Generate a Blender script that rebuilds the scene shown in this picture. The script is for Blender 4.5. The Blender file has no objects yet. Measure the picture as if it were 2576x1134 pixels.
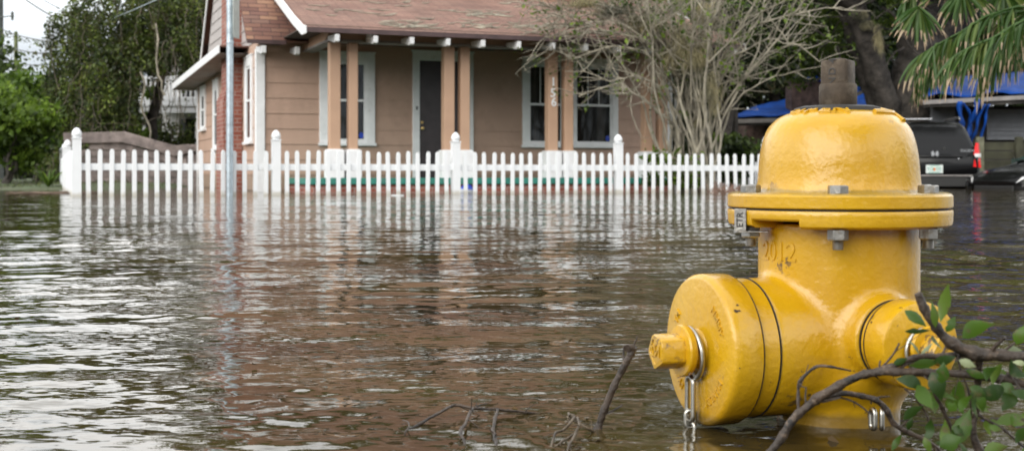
import bpy, math, random
import numpy as np
from mathutils import Vector, Matrix, noise
random.seed(7); rng = np.random.default_rng(7)
R = math.radians
COL = bpy.context.scene.collection
H = 0.276                     # camera height above the flood water
F = 3200.0                    # focal length in units of a 2576-wide frame

def P(px, py, d):             # point seen at (px, py) of a 2576 x 1134 frame, d metres ahead
    return Vector(((px-1288)/F*d, d, H+(440-py)/F*d))
def PW(px, py, h=0.0):        # same, but at height h over the water
    d = (H-h)*F/(py-440); return Vector(((px-1288)/F*d, d, h))

# ------------------------------------------------------------------ materials
def mat(name):
    m = bpy.data.materials.new(name); m.use_nodes = True
    return m, m.node_tree.nodes, m.node_tree.links, m.node_tree.nodes['Principled BSDF']
def ramp(N, stops, interp='LINEAR'):
    r = N.new('ShaderNodeValToRGB'); cr = r.color_ramp; cr.interpolation = interp
    while len(cr.elements) < len(stops): cr.elements.new(0.5)
    for e, (p, c) in zip(cr.elements, stops):
        e.position = p; e.color = (*c, 1) if len(c) == 3 else c
    return r
def simple(name, c, rough=.6, metal=0, var=.12, scale=6, bump=.0, bscale=60, spec=.5, coat=0, dirt=None):
    m, N, L, B = mat(name)
    tc = N.new('ShaderNodeTexCoord')
    n = N.new('ShaderNodeTexNoise'); n.inputs['Scale'].default_value = scale; n.inputs['Detail'].default_value = 6
    L.new(tc.outputs['Object'], n.inputs['Vector'])
    lo = tuple(x*(1-var*1.6) for x in c); hi = tuple(min(1, x*(1+var)) for x in c)
    r = ramp(N, [(.3, lo), (.7, hi)]); L.new(n.outputs['Fac'], r.inputs['Fac'])
    out = r.outputs['Color']
    if dirt:
        n2 = N.new('ShaderNodeTexNoise'); n2.inputs['Scale'].default_value = dirt[1]; n2.inputs['Detail'].default_value = 8
        n2.inputs['Roughness'].default_value = .7
        L.new(tc.outputs['Object'], n2.inputs['Vector'])
        r2 = ramp(N, [(dirt[2], (0, 0, 0)), (dirt[3], (1, 1, 1))]); L.new(n2.outputs['Fac'], r2.inputs['Fac'])
        mx = N.new('ShaderNodeMix'); mx.data_type = 'RGBA'
        L.new(r2.outputs['Color'], mx.inputs['Factor']); L.new(out, mx.inputs['A']); mx.inputs['B'].default_value = (*dirt[0], 1)
        out = mx.outputs['Result']
    L.new(out, B.inputs['Base Color'])
    B.inputs['Roughness'].default_value = rough; B.inputs['Metallic'].default_value = metal
    B.inputs['Specular IOR Level'].default_value = spec
    if coat: B.inputs['Coat Weight'].default_value = coat; B.inputs['Coat Roughness'].default_value = .05
    if bump:
        n3 = N.new('ShaderNodeTexNoise'); n3.inputs['Scale'].default_value = bscale; n3.inputs['Detail'].default_value = 5
        L.new(tc.outputs['Object'], n3.inputs['Vector'])
        b = N.new('ShaderNodeBump'); b.inputs['Strength'].default_value = 1; b.inputs['Distance'].default_value = bump
        L.new(n3.outputs['Fac'], b.inputs['Height']); L.new(b.outputs['Normal'], B.inputs['Normal'])
    return m
def leafmat(name, cols, trans=.35, rough=.5):
    m, N, L, B = mat(name)
    g = N.new('ShaderNodeNewGeometry')
    st = [(i/(len(cols)-1) if len(cols) > 1 else 0, c) for i, c in enumerate(cols)]
    r = ramp(N, st); L.new(g.outputs['Random Per Island'], r.inputs['Fac'])
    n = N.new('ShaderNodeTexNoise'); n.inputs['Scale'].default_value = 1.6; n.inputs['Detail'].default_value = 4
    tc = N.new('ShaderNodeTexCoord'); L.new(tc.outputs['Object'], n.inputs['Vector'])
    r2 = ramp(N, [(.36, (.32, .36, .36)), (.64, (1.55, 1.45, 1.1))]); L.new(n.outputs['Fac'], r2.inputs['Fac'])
    mx = N.new('ShaderNodeMix'); mx.data_type = 'RGBA'; mx.blend_type = 'MULTIPLY'; mx.inputs['Factor'].default_value = 1
    L.new(r.outputs['Color'], mx.inputs['A']); L.new(r2.outputs['Color'], mx.inputs['B'])
    L.new(mx.outputs['Result'], B.inputs['Base Color']); B.inputs['Roughness'].default_value = rough
    t = N.new('ShaderNodeBsdfTranslucent'); L.new(mx.outputs['Result'], t.inputs['Color'])
    s = N.new('ShaderNodeMixShader'); s.inputs[0].default_value = trans
    L.new(B.outputs[0], s.inputs[1]); L.new(t.outputs[0], s.inputs[2])
    L.new(s.outputs[0], N['Material Output'].inputs['Surface'])
    return m

M = {}
M['white'] = simple('white_vinyl', (.80, .82, .84), .35, var=.03, scale=3, dirt=((.45, .46, .42), 5, .60, .8))
def tideline(m, zc, col, amp=.10, wid=.05, nscale=9):
    """silt left by the flood: a ragged band below height zc of the object"""
    N, L = m.node_tree.nodes, m.node_tree.links; B = N['Principled BSDF']; src = B.inputs['Base Color'].links[0].from_socket
    tc = N.new('ShaderNodeTexCoord'); sp = N.new('ShaderNodeSeparateXYZ'); L.new(tc.outputs['Object'], sp.inputs[0])
    g = N.new('ShaderNodeNewGeometry'); sp2 = N.new('ShaderNodeSeparateXYZ'); L.new(g.outputs['Position'], sp2.inputs[0])
    n = N.new('ShaderNodeTexNoise'); n.inputs['Scale'].default_value = nscale; n.inputs['Detail'].default_value = 6; L.new(g.outputs['Position'], n.inputs['Vector'])
    ma = N.new('ShaderNodeMath'); ma.operation = 'MULTIPLY_ADD'; L.new(n.outputs['Fac'], ma.inputs[0]); ma.inputs[1].default_value = -amp; L.new(sp2.outputs['Z'], ma.inputs[2])
    r = N.new('ShaderNodeMapRange'); r.inputs['From Min'].default_value = zc-amp/2; r.inputs['From Max'].default_value = zc-amp/2+wid; r.inputs['To Min'].default_value = .8; r.inputs['To Max'].default_value = 0; L.new(ma.outputs[0], r.inputs['Value'])
    mx = N.new('ShaderNodeMix'); mx.data_type = 'RGBA'; L.new(r.outputs[0], mx.inputs['Factor']); L.new(src, mx.inputs['A']); mx.inputs['B'].default_value = (*col, 1); L.new(mx.outputs['Result'], B.inputs['Base Color'])
    return m
M['fencewhite'] = tideline(simple('white_picket_vinyl', (.80, .82, .84), .35, var=.04, scale=2, dirt=((.50, .50, .44), 3.5, .58, .85)), .022, (.48, .45, .38))
M['trim'] = simple('white_painted_trim', (.79, .80, .81), .5, var=.05, dirt=((.45, .45, .44), 4, .58, .8))
M['tan'] = simple('tan_paint', (.455, .305, .23), .65, var=.05, scale=1.5, bump=.002, bscale=30, dirt=((.335, .225, .17), 1.8, .50, .78))
tideline(M['tan'], .22, (.24, .18, .13), .16, .12, 4)
M['tanpost'] = simple('tan_post_paint', (.47, .30, .20), .6, var=.04, scale=3)
M['grey'] = simple('grey_gable_siding', (.42, .39, .38), .7, var=.05, scale=2)
M['dark'] = simple('dark_stained_door', (.035, .026, .028), .35, var=.2)
M['beam'] = simple('weathered_grey_paint', (.28, .26, .25), .7, var=.15, scale=5)
M['soffit'] = simple('brown_soffit', (.07, .05, .04), .8, var=.2)
M['fascia'] = simple('dark_drip_edge', (.07, .04, .04), .5, var=.2)
M['deck'] = simple('teal_porch_paint', (.03, .20, .155), .45, var=.15, scale=4, dirt=((.12, .2, .17), 6, .55, .8))
M['galv'] = simple('galvanised_steel', (.46, .53, .58), .38, .75, var=.15, scale=14)
M['signback'] = simple('bare_aluminium', (.62, .68, .66), .4, .6, var=.1, scale=8)
M['black'] = simple('black_metal', (.02, .02, .02), .45, var=.2)
M['steel'] = simple('zinc_plated_steel', (.36, .35, .33), .36, .9, var=.2, scale=60, bump=.0006, bscale=300, dirt=((.20, .16, .11), 40, .55, .75))
M['chrome'] = simple('dull_chain_steel', (.50, .49, .45), .3, 1., var=.1, scale=60, dirt=((.45, .36, .2), 60, .58, .72))
M['bronze'] = simple('weathered_bronze', (.060, .042, .026), .66, .2, var=.3, scale=50, bump=.0008, bscale=180, dirt=((.15, .12, .085), 45, .5, .75))
M['rubber'] = simple('black_rubber', (.028, .026, .024), .6, var=.2, scale=40)
M['bark'] = simple('oak_bark', (.058, .050, .043), .9, var=.45, scale=5, bump=.05, bscale=9)
M['palebark'] = simple('pale_bark', (.33, .30, .235), .85, var=.35, scale=6)
M['twig'] = simple('wet_twig_bark', (.048, .033, .023), .55, var=.6, scale=70, bump=.003, bscale=160, dirt=((.24, .17, .12), 90, .56, .78))
M['board'] = simple('weathered_board', (.30, .25, .235), .9, var=.35, scale=3, bump=.01, bscale=20, dirt=((.09, .075, .07), 4, .5, .75))
M['vinewood'] = simple('vine_bark', (.17, .145, .11), .9, var=.4, scale=6)
M['moss'] = leafmat('spanish_moss', [(.20, .185, .13), (.36, .34, .26), (.27, .25, .18)], .25, .9)
M['tarp'] = simple('blue_tarp', (.003, .062, .33), .6, var=.3, scale=2.5, bump=.05, bscale=3, spec=.25, dirt=((.02, .11, .42), 3, .58, .8))
M['brickwall_far'] = simple('dull_brick', (.10, .065, .055), .9, var=.4, scale=6)
M['garage'] = simple('grey_garage_door', (.19, .20, .22), .6, var=.08)
M['dkwood'] = simple('dark_wood', (.055, .05, .045), .9, var=.4, scale=3)
M['olive'] = simple('mossy_board', (.05, .05, .030), .9, var=.3, scale=3)
M['carpaint'] = simple('black_car_paint', (.004, .004, .0045), .22, var=.1, spec=.25, coat=.15)
M['carglass'] = simple('dark_car_glass', (.010, .012, .014), .04, var=.1, spec=1., coat=1.)
M['greenglass'] = simple('green_tinted_glass', (.03, .055, .05), .05, var=.1, spec=1.)
M['plastic'] = simple('dull_black_plastic', (.022, .022, .022), .5, var=.1)
M['silver'] = simple('bright_trim', (.7, .7, .72), .22, .9, var=.05)
M['red'] = simple('red_tail_lamp', (.80, .008, .010), .35, var=.1, spec=.3)
M['lampwhite'] = simple('clear_lamp', (.7, .7, .7), .15, var=.05)
M['tyre'] = simple('tyre_rubber', (.015, .015, .015), .85, var=.2)
M['plate'] = simple('plate_white', (.72, .78, .75), .4, var=.05)
M['plategreen'] = simple('plate_green', (.02, .28, .2), .4, var=.05)
M['orange'] = simple('plate_orange', (.75, .22, .04), .5, var=.1)
M['blueball'] = simple('blue_plastic', (.006, .07, .50), .3, var=.15)
M['stickerblue'] = simple('blue_sticker', (.01, .05, .4), .4, var=.1)
M['whiteplastic'] = simple('white_plastic', (.78, .8, .82), .4, var=.05)
M['brass'] = simple('brass', (.5, .36, .15), .3, .9, var=.1)
M['pole'] = simple('old_utility_pole', (.10, .11, .105), .9, var=.3, scale=3)
M['orangewall'] = simple('terracotta_paint', (.42, .2, .11), .8, var=.1)
M['litterleaf'] = leafmat('sodden_leaf', [(.05, .035, .02), (.16, .11, .07), (.09, .08, .05), (.30, .24, .19)], .1, .35)
M['bed'] = simple('mud', (.09, .07, .045), .9, var=.4, scale=1.2)
M['bank'] = None
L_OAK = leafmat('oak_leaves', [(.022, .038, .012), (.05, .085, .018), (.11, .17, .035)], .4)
L_OAKF = leafmat('sunlit_oak_leaves', [(.045, .08, .016), (.11, .18, .03), (.21, .30, .06)], .45)  # oak leaf colours lifted, so the lit look sits in the base colour
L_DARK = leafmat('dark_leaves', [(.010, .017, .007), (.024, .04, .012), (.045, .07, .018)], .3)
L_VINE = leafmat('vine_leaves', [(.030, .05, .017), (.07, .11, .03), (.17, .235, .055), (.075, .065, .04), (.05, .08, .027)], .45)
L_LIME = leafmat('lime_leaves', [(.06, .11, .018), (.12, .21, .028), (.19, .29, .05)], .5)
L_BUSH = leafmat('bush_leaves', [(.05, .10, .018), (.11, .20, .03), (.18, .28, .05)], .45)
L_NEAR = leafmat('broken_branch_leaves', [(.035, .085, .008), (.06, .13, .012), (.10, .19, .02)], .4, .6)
def brleaf():
    m, N, L, B = mat('broken_branch_leaf'); oi = N.new('ShaderNodeObjectInfo'); tc = N.new('ShaderNodeTexCoord')
    r = ramp(N, [(0, (.022, .055, .008)), (.35, (.045, .10, .012)), (.7, (.075, .155, .016)), (1, (.12, .19, .03))]); L.new(oi.outputs['Random'], r.inputs['Fac'])
    n = N.new('ShaderNodeTexNoise'); n.inputs['Scale'].default_value = 90; n.inputs['Detail'].default_value = 6; L.new(tc.outputs['Object'], n.inputs['Vector'])
    r2 = ramp(N, [(.55, (0, 0, 0)), (.68, (.85, .85, .85))]); L.new(n.outputs['Fac'], r2.inputs['Fac'])
    mx = N.new('ShaderNodeMix'); mx.data_type = 'RGBA'; L.new(r2.outputs['Color'], mx.inputs['Factor']); L.new(r.outputs['Color'], mx.inputs['A']); mx.inputs['B'].default_value = (.12, .10, .045, 1)
    L.new(mx.outputs['Result'], B.inputs['Base Color']); B.inputs['Roughness'].default_value = .45
    t = N.new('ShaderNodeBsdfTranslucent'); L.new(mx.outputs['Result'], t.inputs['Color']); s = N.new('ShaderNodeMixShader'); s.inputs[0].default_value = .4
    L.new(B.outputs[0], s.inputs[1]); L.new(t.outputs[0], s.inputs[2]); L.new(s.outputs[0], N['Material Output'].inputs['Surface']); return m
L_NEAR = brleaf()
L_PALE = leafmat('leaf_undersides', [(.24, .30, .20), (.3, .36, .26)], .3, .5)

def glassmat():
    m, N, L, B = mat('dark_window_glass')
    B.inputs['Base Color'].default_value = (.012, .012, .012, 1); B.inputs['Roughness'].default_value = .06
    B.inputs['Specular IOR Level'].default_value = .55
    tcg = N.new('ShaderNodeTexCoord'); mpg = N.new('ShaderNodeMapping'); mpg.inputs['Scale'].default_value = (9, 9, .8); L.new(tcg.outputs['Object'], mpg.inputs['Vector']); ng = N.new('ShaderNodeTexNoise'); ng.inputs['Scale'].default_value = 1.2; L.new(mpg.outputs[0], ng.inputs['Vector']); rg = ramp(N, [(.45, (.010, .010, .010)), (.75, (.055, .05, .046))]); L.new(ng.outputs['Fac'], rg.inputs['Fac']); L.new(rg.outputs['Color'], B.inputs['Base Color'])
    n = N.new('ShaderNodeTexNoise'); n.inputs['Scale'].default_value = 2
    b = N.new('ShaderNodeBump'); b.inputs['Distance'].default_value = .01; b.inputs['Strength'].default_value = .3
    L.new(n.outputs['Fac'], b.inputs['Height']); L.new(b.outputs['Normal'], B.inputs['Normal'])
    return m
M['glass'] = glassmat()

def shingles(name, cols, w=.33, h=.14):
    m, N, L, B = mat(name)
    uv = N.new('ShaderNodeUVMap'); uv.uv_map = 'UVMap'
    br = N.new('ShaderNodeTexBrick'); br.offset = .5
    br.inputs['Scale'].default_value = 1; br.inputs['Brick Width'].default_value = w; br.inputs['Row Height'].default_value = h
    br.inputs['Mortar Size'].default_value = .006; br.inputs['Mortar Smooth'].default_value = .2
    br.inputs['Color1'].default_value = (0, 0, 0, 1); br.inputs['Color2'].default_value = (1, 1, 1, 1); br.inputs['Mortar'].default_value = (.5, .5, .5, 1)
    L.new(uv.outputs[0], br.inputs['Vector'])
    r = ramp(N, [(i/(len(cols)-1), c) for i, c in enumerate(cols)]); L.new(br.outputs['Color'], r.inputs['Fac'])
    n = N.new('ShaderNodeTexNoise'); n.inputs['Scale'].default_value = 1.1; n.inputs['Detail'].default_value = 8; n.inputs['Roughness'].default_value = .65
    L.new(uv.outputs[0], n.inputs['Vector'])
    r2 = ramp(N, [(.3, (.72, .72, .72)), (.7, (1.25, 1.22, 1.2))]); L.new(n.outputs['Fac'], r2.inputs['Fac'])
    mx = N.new('ShaderNodeMix'); mx.data_type = 'RGBA'; mx.blend_type = 'MULTIPLY'; mx.inputs['Factor'].default_value = 1
    L.new(r.outputs['Color'], mx.inputs['A']); L.new(r2.outputs['Color'], mx.inputs['B'])
    m2 = N.new('ShaderNodeMix'); m2.data_type = 'RGBA'
    L.new(br.outputs['Fac'], m2.inputs['Factor']); L.new(mx.outputs['Result'], m2.inputs['A']); m2.inputs['B'].default_value = (.05, .03, .028, 1)
    L.new(m2.outputs['Result'], B.inputs['Base Color']); B.inputs['Roughness'].default_value = .85
    # each course is thicker at its lower edge
    sp = N.new('ShaderNodeSeparateXYZ'); L.new(uv.outputs[0], sp.inputs[0])
    dv = N.new('ShaderNodeMath'); dv.operation = 'DIVIDE'; dv.inputs[1].default_value = h; L.new(sp.outputs['Y'], dv.inputs[0])
    fr = N.new('ShaderNodeMath'); fr.operation = 'FRACT'; L.new(dv.outputs[0], fr.inputs[0])
    iv = N.new('ShaderNodeMath'); iv.operation = 'SUBTRACT'; iv.inputs[0].default_value = 1; L.new(fr.outputs[0], iv.inputs[1])
    sb = N.new('ShaderNodeMath'); sb.operation = 'SUBTRACT'; L.new(iv.outputs[0], sb.inputs[0]); L.new(br.outputs['Fac'], sb.inputs[1])
    b = N.new('ShaderNodeBump'); b.inputs['Distance'].default_value = .02; L.new(sb.outputs[0], b.inputs['Height']); L.new(b.outputs['Normal'], B.inputs['Normal'])
    return m
M['roof1'] = shingles('red_brown_shingles', [(.12, .055, .042), (.19, .092, .064), (.27, .15, .095), (.15, .07, .055), (.20, .115, .085)], .30, .105)
M['roof2'] = shingles('faded_pinkish_shingles', [(.225, .125, .095), (.27, .155, .12), (.31, .195, .15)], .33, .075)
def bricks():
    m, N, L, B = mat('red_brick')
    uv = N.new('ShaderNodeUVMap'); uv.uv_map = 'UVMap'
    br = N.new('ShaderNodeTexBrick'); br.inputs['Scale'].default_value = 1
    br.inputs['Brick Width'].default_value = .21; br.inputs['Row Height'].default_value = .075; br.inputs['Mortar Size'].default_value = .008
    br.inputs['Color1'].default_value = (.22, .062, .042, 1); br.inputs['Color2'].default_value = (.31, .11, .075, 1); br.inputs['Mortar'].default_value = (.34, .25, .22, 1)
    L.new(uv.outputs[0], br.inputs['Vector'])
    n = N.new('ShaderNodeTexNoise'); n.inputs['Scale'].default_value = 2.2; n.inputs['Detail'].default_value = 8; L.new(uv.outputs[0], n.inputs['Vector'])
    r = ramp(N, [(.50, (0, 0, 0)), (.72, (.8, .8, .8))]); L.new(n.outputs['Fac'], r.inputs['Fac'])
    mx = N.new('ShaderNodeMix'); mx.data_type = 'RGBA'; L.new(r.outputs['Color'], mx.inputs['Factor'])
    L.new(br.outputs['Color'], mx.inputs['A']); mx.inputs['B'].default_value = (.42, .27, .23, 1)
    L.new(mx.outputs['Result'], B.inputs['Base Color']); B.inputs['Roughness'].default_value = .9
    b = N.new('ShaderNodeBump'); b.invert = True; b.inputs['Distance'].default_value = .008; L.new(br.outputs['Fac'], b.inputs['Height']); L.new(b.outputs['Normal'], B.inputs['Normal'])
    return m
M['brick'] = bricks()

# ------------------------------------------------------------------ mesh helper
class MB:
    def __init__(s): s.v = []; s.f = []; s.uv = {}; s.off = 0
    def add(s, vs, fs, uvs=None):
        b = len(s.v); s.v += [tuple(p) for p in vs]
        for i, f in enumerate(fs):
            if uvs: s.uv[len(s.f)] = uvs[i]
            s.f.append(tuple(b+k for k in f))
        return s
    def box(s, x0, x1, y0, y1, z0, z1, M4=None, uv=False):
        c = [Vector((x, y, z)) for z in (z0, z1) for x, y in ((x0, y0), (x1, y0), (x1, y1), (x0, y1))]
        if M4 is not None: c = [M4 @ p for p in c]
        fs = [(0, 3, 2, 1), (4, 5, 6, 7), (0, 1, 5, 4), (1, 2, 6, 5), (2, 3, 7, 6), (3, 0, 4, 7)]
        uvs = None
        if uv:
            X, Y, Z = (x0, x1), (y0, y1), (z0, z1)
            def q(u0, u1, a, b): return [(u0, a), (u1, a), (u1, b), (u0, b)]
            uvs = [[(x0, y0), (x0, y1), (x1, y1), (x1, y0)], q(x0, x1, y0, y1), q(x0, x1, z0, z1), q(y0, y1, z0, z1), q(-x1, -x0, z0, z1), q(-y1, -y0, z0, z1)]
        return s.add(c, fs, uvs)
    def bar(s, a, b, w, h=None, up=(0, 0, 1)):
        a, b = Vector(a), Vector(b); h = h or w; d = b-a; Ln = d.length; d.normalize()
        u = Vector(up); x = d.cross(u)
        if x.length < 1e-4: x = d.cross(Vector((1, 0, 0)))
        x.normalize(); z = x.cross(d)
        m = Matrix((x, d, z)).transposed().to_4x4(); m.translation = a
        return s.box(-w/2, w/2, 0, Ln, -h/2, h/2, m)
    def prism(s, poly, z0, z1, M4=None):
        n = len(poly)
        c = [Vector((x, y, z0)) for x, y in poly]+[Vector((x, y, z1)) for x, y in poly]
        if M4 is not None: c = [M4 @ p for p in c]
        fs = [tuple(range(n-1, -1, -1)), tuple(range(n, 2*n))]+[(i, (i+1) % n, n+(i+1) % n, n+i) for i in range(n)]
        return s.add(c, fs)
    def tube(s, pts, rad, n=6, cap=True, closed=False):
        pts = [Vector(p) for p in pts]; m = len(pts)
        if not hasattr(rad, '__len__'): rad = [rad]*m
        ref = None; vs = []
        for i, p in enumerate(pts):
            if closed: t = pts[(i+1) % m]-pts[(i-1) % m]
            else: t = pts[min(i+1, m-1)]-pts[max(i-1, 0)]
            if t.length < 1e-9: t = Vector((0, 0, 1))
            t.normalize()
            if ref is None:
                ref = Vector((0, 0, 1)).cross(t)
                if ref.length < .1: ref = Vector((1, 0, 0)).cross(t)
            ref = (ref-t*ref.dot(t))
            if ref.length < 1e-6: ref = t.orthogonal()
            ref.normalize(); bn = t.cross(ref)
            for k in range(n):
                a = 2*math.pi*k/n; vs.append(p+(ref*math.cos(a)+bn*math.sin(a))*rad[i])
        fs = []
        for i in range(m if closed else m-1):
            j = (i+1) % m
            for k in range(n):
                fs.append((i*n+k, i*n+(k+1) % n, j*n+(k+1) % n, j*n+k))
        if cap and not closed:
            fs.append(tuple(range(n-1, -1, -1))); fs.append(tuple((m-1)*n+k for k in range(n)))
        return s.add(vs, fs)
    def lathe(s, prof, n=32, M4=None, a0=0, a1=None):
        vs = []; full = a1 is None
        if full: a1 = a0+2*math.pi
        cnt = n if full else n+1
        for r, z in prof:
            for k in range(cnt):
                a = a0+(a1-a0)*k/n; vs.append(Vector((r*math.cos(a), r*math.sin(a), z)))
        if M4 is not None: vs = [M4 @ p for p in vs]
        fs = []
        for i in range(len(prof)-1):
            for k in range(n):
                k2 = (k+1) % cnt
                fs.append((i*cnt+k, i*cnt+k2, (i+1)*cnt+k2, (i+1)*cnt+k))
        if full:
            if prof[0][0] > 1e-6: fs.append(tuple(range(n-1, -1, -1)))
            if prof[-1][0] > 1e-6: fs.append(tuple((len(prof)-1)*n+k for k in range(n)))
        else:
            m = len(prof)
            fs.append(tuple(i*cnt for i in range(m))); fs.append(tuple(i*cnt+n for i in range(m-1, -1, -1)))
        return s.add(vs, fs)
    def build(s, name, m, parent=None, smooth=None, bevel=0, seg=2):
        me = bpy.data.meshes.new(name); me.from_pydata(s.v, [], s.f); me.materials.append(m)
        if s.uv:
            ul = me.uv_layers.new(name='UVMap')
            for fi, uvs in s.uv.items():
                p = me.polygons[fi]
                for li, uvc in zip(p.loop_indices, uvs): ul.data[li].uv = uvc
        if smooth is not None:
            me.shade_smooth(); me.set_sharp_from_angle(angle=R(smooth))
        me.update()
        o = bpy.data.objects.new(name, me); COL.objects.link(o)
        if parent is not None: o.parent = parent
        if bevel:
            b = o.modifiers.new('bevel', 'BEVEL'); b.width = bevel; b.segments = seg; b.limit_method = 'ANGLE'; b.angle_limit = R(40)
        return o
def tag(o, label=None, cat=None, group=None, kind=None):
    if label: o['label'] = label
    if cat: o['category'] = cat
    if group: o['group'] = group
    if kind: o['kind'] = kind
    return o
def empty(name, loc=(0, 0, 0), rz=0, label=None, cat=None, group=None):
    o = bpy.data.objects.new(name, None); COL.objects.link(o); o.location = loc; o.rotation_euler = (0, 0, rz)
    o.empty_display_size = .1
    return tag(o, label, cat, group)
def arrmesh(name, V, Fq, m, parent=None, smooth=False, per=4):
    me = bpy.data.meshes.new(name); V = np.asarray(V, dtype=np.float32); Fq = np.asarray(Fq, dtype=np.int32)
    me.vertices.add(len(V)); me.vertices.foreach_set('co', V.ravel())
    me.loops.add(Fq.size); me.loops.foreach_set('vertex_index', Fq.ravel())
    me.polygons.add(len(Fq)); me.polygons.foreach_set('loop_start', np.arange(len(Fq), dtype=np.int32)*per)
    me.update(calc_edges=True); me.validate()
    me.materials.append(m)
    if smooth: me.shade_smooth()
    o = bpy.data.objects.new(name, me); COL.objects.link(o)
    if parent is not None: o.parent = parent
    return o
def leaves(name, C, size, m, parent=None, aspect=.5, flat=.0, jitter=.35, seed=0, up=None):
    """one small rhombic leaf face per centre"""
    r = np.random.default_rng(seed+11); C = np.asarray(C, dtype=float); n = len(C)
    a = r.normal(size=(n, 3)); a[:, 2] *= (1-flat)
    if up is not None: a = a*.6+np.asarray(up)
    a /= np.linalg.norm(a, axis=1)[:, None]
    b = r.normal(size=(n, 3)); b[:, 2] *= (1-flat); b -= a*(a*b).sum(1)[:, None]; b /= np.linalg.norm(b, axis=1)[:, None]
    s = size*(1+jitter*r.normal(size=n)).clip(.35, 2.2)
    A = a*s[:, None]*.5; B = b*s[:, None]*.5*aspect
    bend = np.cross(a, b)*s[:, None]*.08
    V = np.stack([C-A, C-A*.1+B+bend, C+A, C-A*.1-B+bend], 1).reshape(-1, 3)
    return arrmesh(name, V, np.arange(4*n).reshape(-1, 4), m, parent)
def setloc(o, p): o.location = p; return o
def textmesh(s, size, depth, font_extr=True):
    """vertices and faces of a small raised lettering, centred"""
    cu = bpy.data.curves.new('lettering', 'FONT'); cu.body = s; cu.size = size; cu.extrude = depth; cu.align_x = 'CENTER'; cu.align_y = 'CENTER'
    cu.resolution_u = 3; cu.offset = size*.012
    o = bpy.data.objects.new('lettering', cu); COL.objects.link(o)
    dg = bpy.context.evaluated_depsgraph_get(); e = o.evaluated_get(dg); me = e.to_mesh()
    vs = [v.co.copy() for v in me.vertices]; fs = [tuple(p.vertices) for p in me.polygons]
    e.to_mesh_clear(); bpy.data.objects.remove(o); bpy.data.curves.remove(cu)
    return vs, fs
EXPO=.08; WSLOPE=.0098; WN1=.105; WN2=.15; WN3=.17
# ------------------------------------------------------------------ camera, world, light
sc = bpy.context.scene
cam = bpy.data.cameras.new('camera'); camo = bpy.data.objects.new('camera', cam); COL.objects.link(camo)
camo.location = (0, 0, H); camo.rotation_euler = (R(90), 0, 0)
cam.sensor_width = 36; cam.lens = 36*F/2576; cam.shift_y = -127/2576; cam.clip_start = .05; cam.clip_end = 2000
cam.dof.use_dof = True; cam.dof.focus_distance = 2.1; cam.dof.aperture_fstop = 11.5
sc.camera = camo
sc.view_settings.view_transform = 'Standard'; sc.view_settings.look = 'None'; sc.view_settings.exposure = EXPO; sc.view_settings.gamma = 1
sc.cycles.use_denoising = True
sc.cycles.max_bounces = 6; sc.cycles.diffuse_bounces = 3; sc.cycles.glossy_bounces = 4; sc.cycles.transmission_bounces = 4
sc.cycles.caustics_reflective = False; sc.cycles.caustics_refractive = False
SUN_EL, SUN_AZ = 34, 216     # azimuth of the sun, degrees clockwise from +Y
w = bpy.data.worlds.new('World'); sc.world = w; w.use_nodes = True
N, L = w.node_tree.nodes, w.node_tree.links
bg = N['Background']; bg.inputs['Strength'].default_value = 1
sky = N.new('ShaderNodeTexSky'); sky.sky_type = 'NISHITA'; sky.sun_disc = False
sky.sun_elevation = R(SUN_EL); sky.sun_rotation = R(SUN_AZ)
ms = N.new('ShaderNodeMix'); ms.data_type = 'RGBA'; ms.blend_type = 'MULTIPLY'; ms.inputs['Factor'].default_value = 1
L.new(sky.outputs[0], ms.inputs['A']); ms.inputs['B'].default_value = (.13, .13, .13, 1)
tc = N.new('ShaderNodeTexCoord'); sp = N.new('ShaderNodeSeparateXYZ'); L.new(tc.outputs['Generated'], sp.inputs[0])
zr = ramp(N, [(0, (.66, .73, .78)), (.09, (.82, .86, .90)), (.16, (1.9, 1.9, 1.88)), (.34, (2.4, 2.38, 2.34)), (.6, (1.55, 1.55, 1.55)), (1, (1.4, 1.4, 1.4))])
L.new(sp.outputs['Z'], zr.inputs['Fac'])
mp = N.new('ShaderNodeMapping'); mp.inputs['Scale'].default_value = (2.2, 2.2, 6); L.new(tc.outputs['Generated'], mp.inputs['Vector'])
cn = N.new('ShaderNodeTexNoise'); cn.inputs['Scale'].default_value = 1.6; cn.inputs['Detail'].default_value = 7; L.new(mp.outputs[0], cn.inputs['Vector'])
cr = ramp(N, [(.36, (.80, .84, .88)), (.62, (1.1, 1.1, 1.1))]); L.new(cn.outputs['Fac'], cr.inputs['Fac'])
mc = N.new('ShaderNodeMix'); mc.data_type = 'RGBA'; mc.blend_type = 'MULTIPLY'; mc.inputs['Factor'].default_value = 1
L.new(zr.outputs['Color'], mc.inputs['A']); L.new(cr.outputs['Color'], mc.inputs['B'])
cf = ramp(N, [(.30, (.75,)*3), (.42, (1, 1, 1))]); L.new(cn.outputs['Fac'], cf.inputs['Fac'])
mf = N.new('ShaderNodeMix'); mf.data_type = 'RGBA'; L.new(cf.outputs['Color'], mf.inputs['Factor'])
L.new(ms.outputs['Result'], mf.inputs['A']); L.new(mc.outputs['Result'], mf.inputs['B']); L.new(mf.outputs['Result'], bg.inputs['Color'])
sl = bpy.data.lights.new('sun', 'SUN'); sl.energy = 2.5; sl.angle = R(60); sl.color = (1, .95, .87)
so = bpy.data.objects.new('sun', sl); COL.objects.link(so)
sd = Vector((math.sin(R(SUN_AZ))*math.cos(R(SUN_EL)), math.cos(R(SUN_AZ))*math.cos(R(SUN_EL)), math.sin(R(SUN_EL))))
so.rotation_euler = sd.to_track_quat('Z', 'Y').to_euler(); so.location = sd*30

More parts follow.
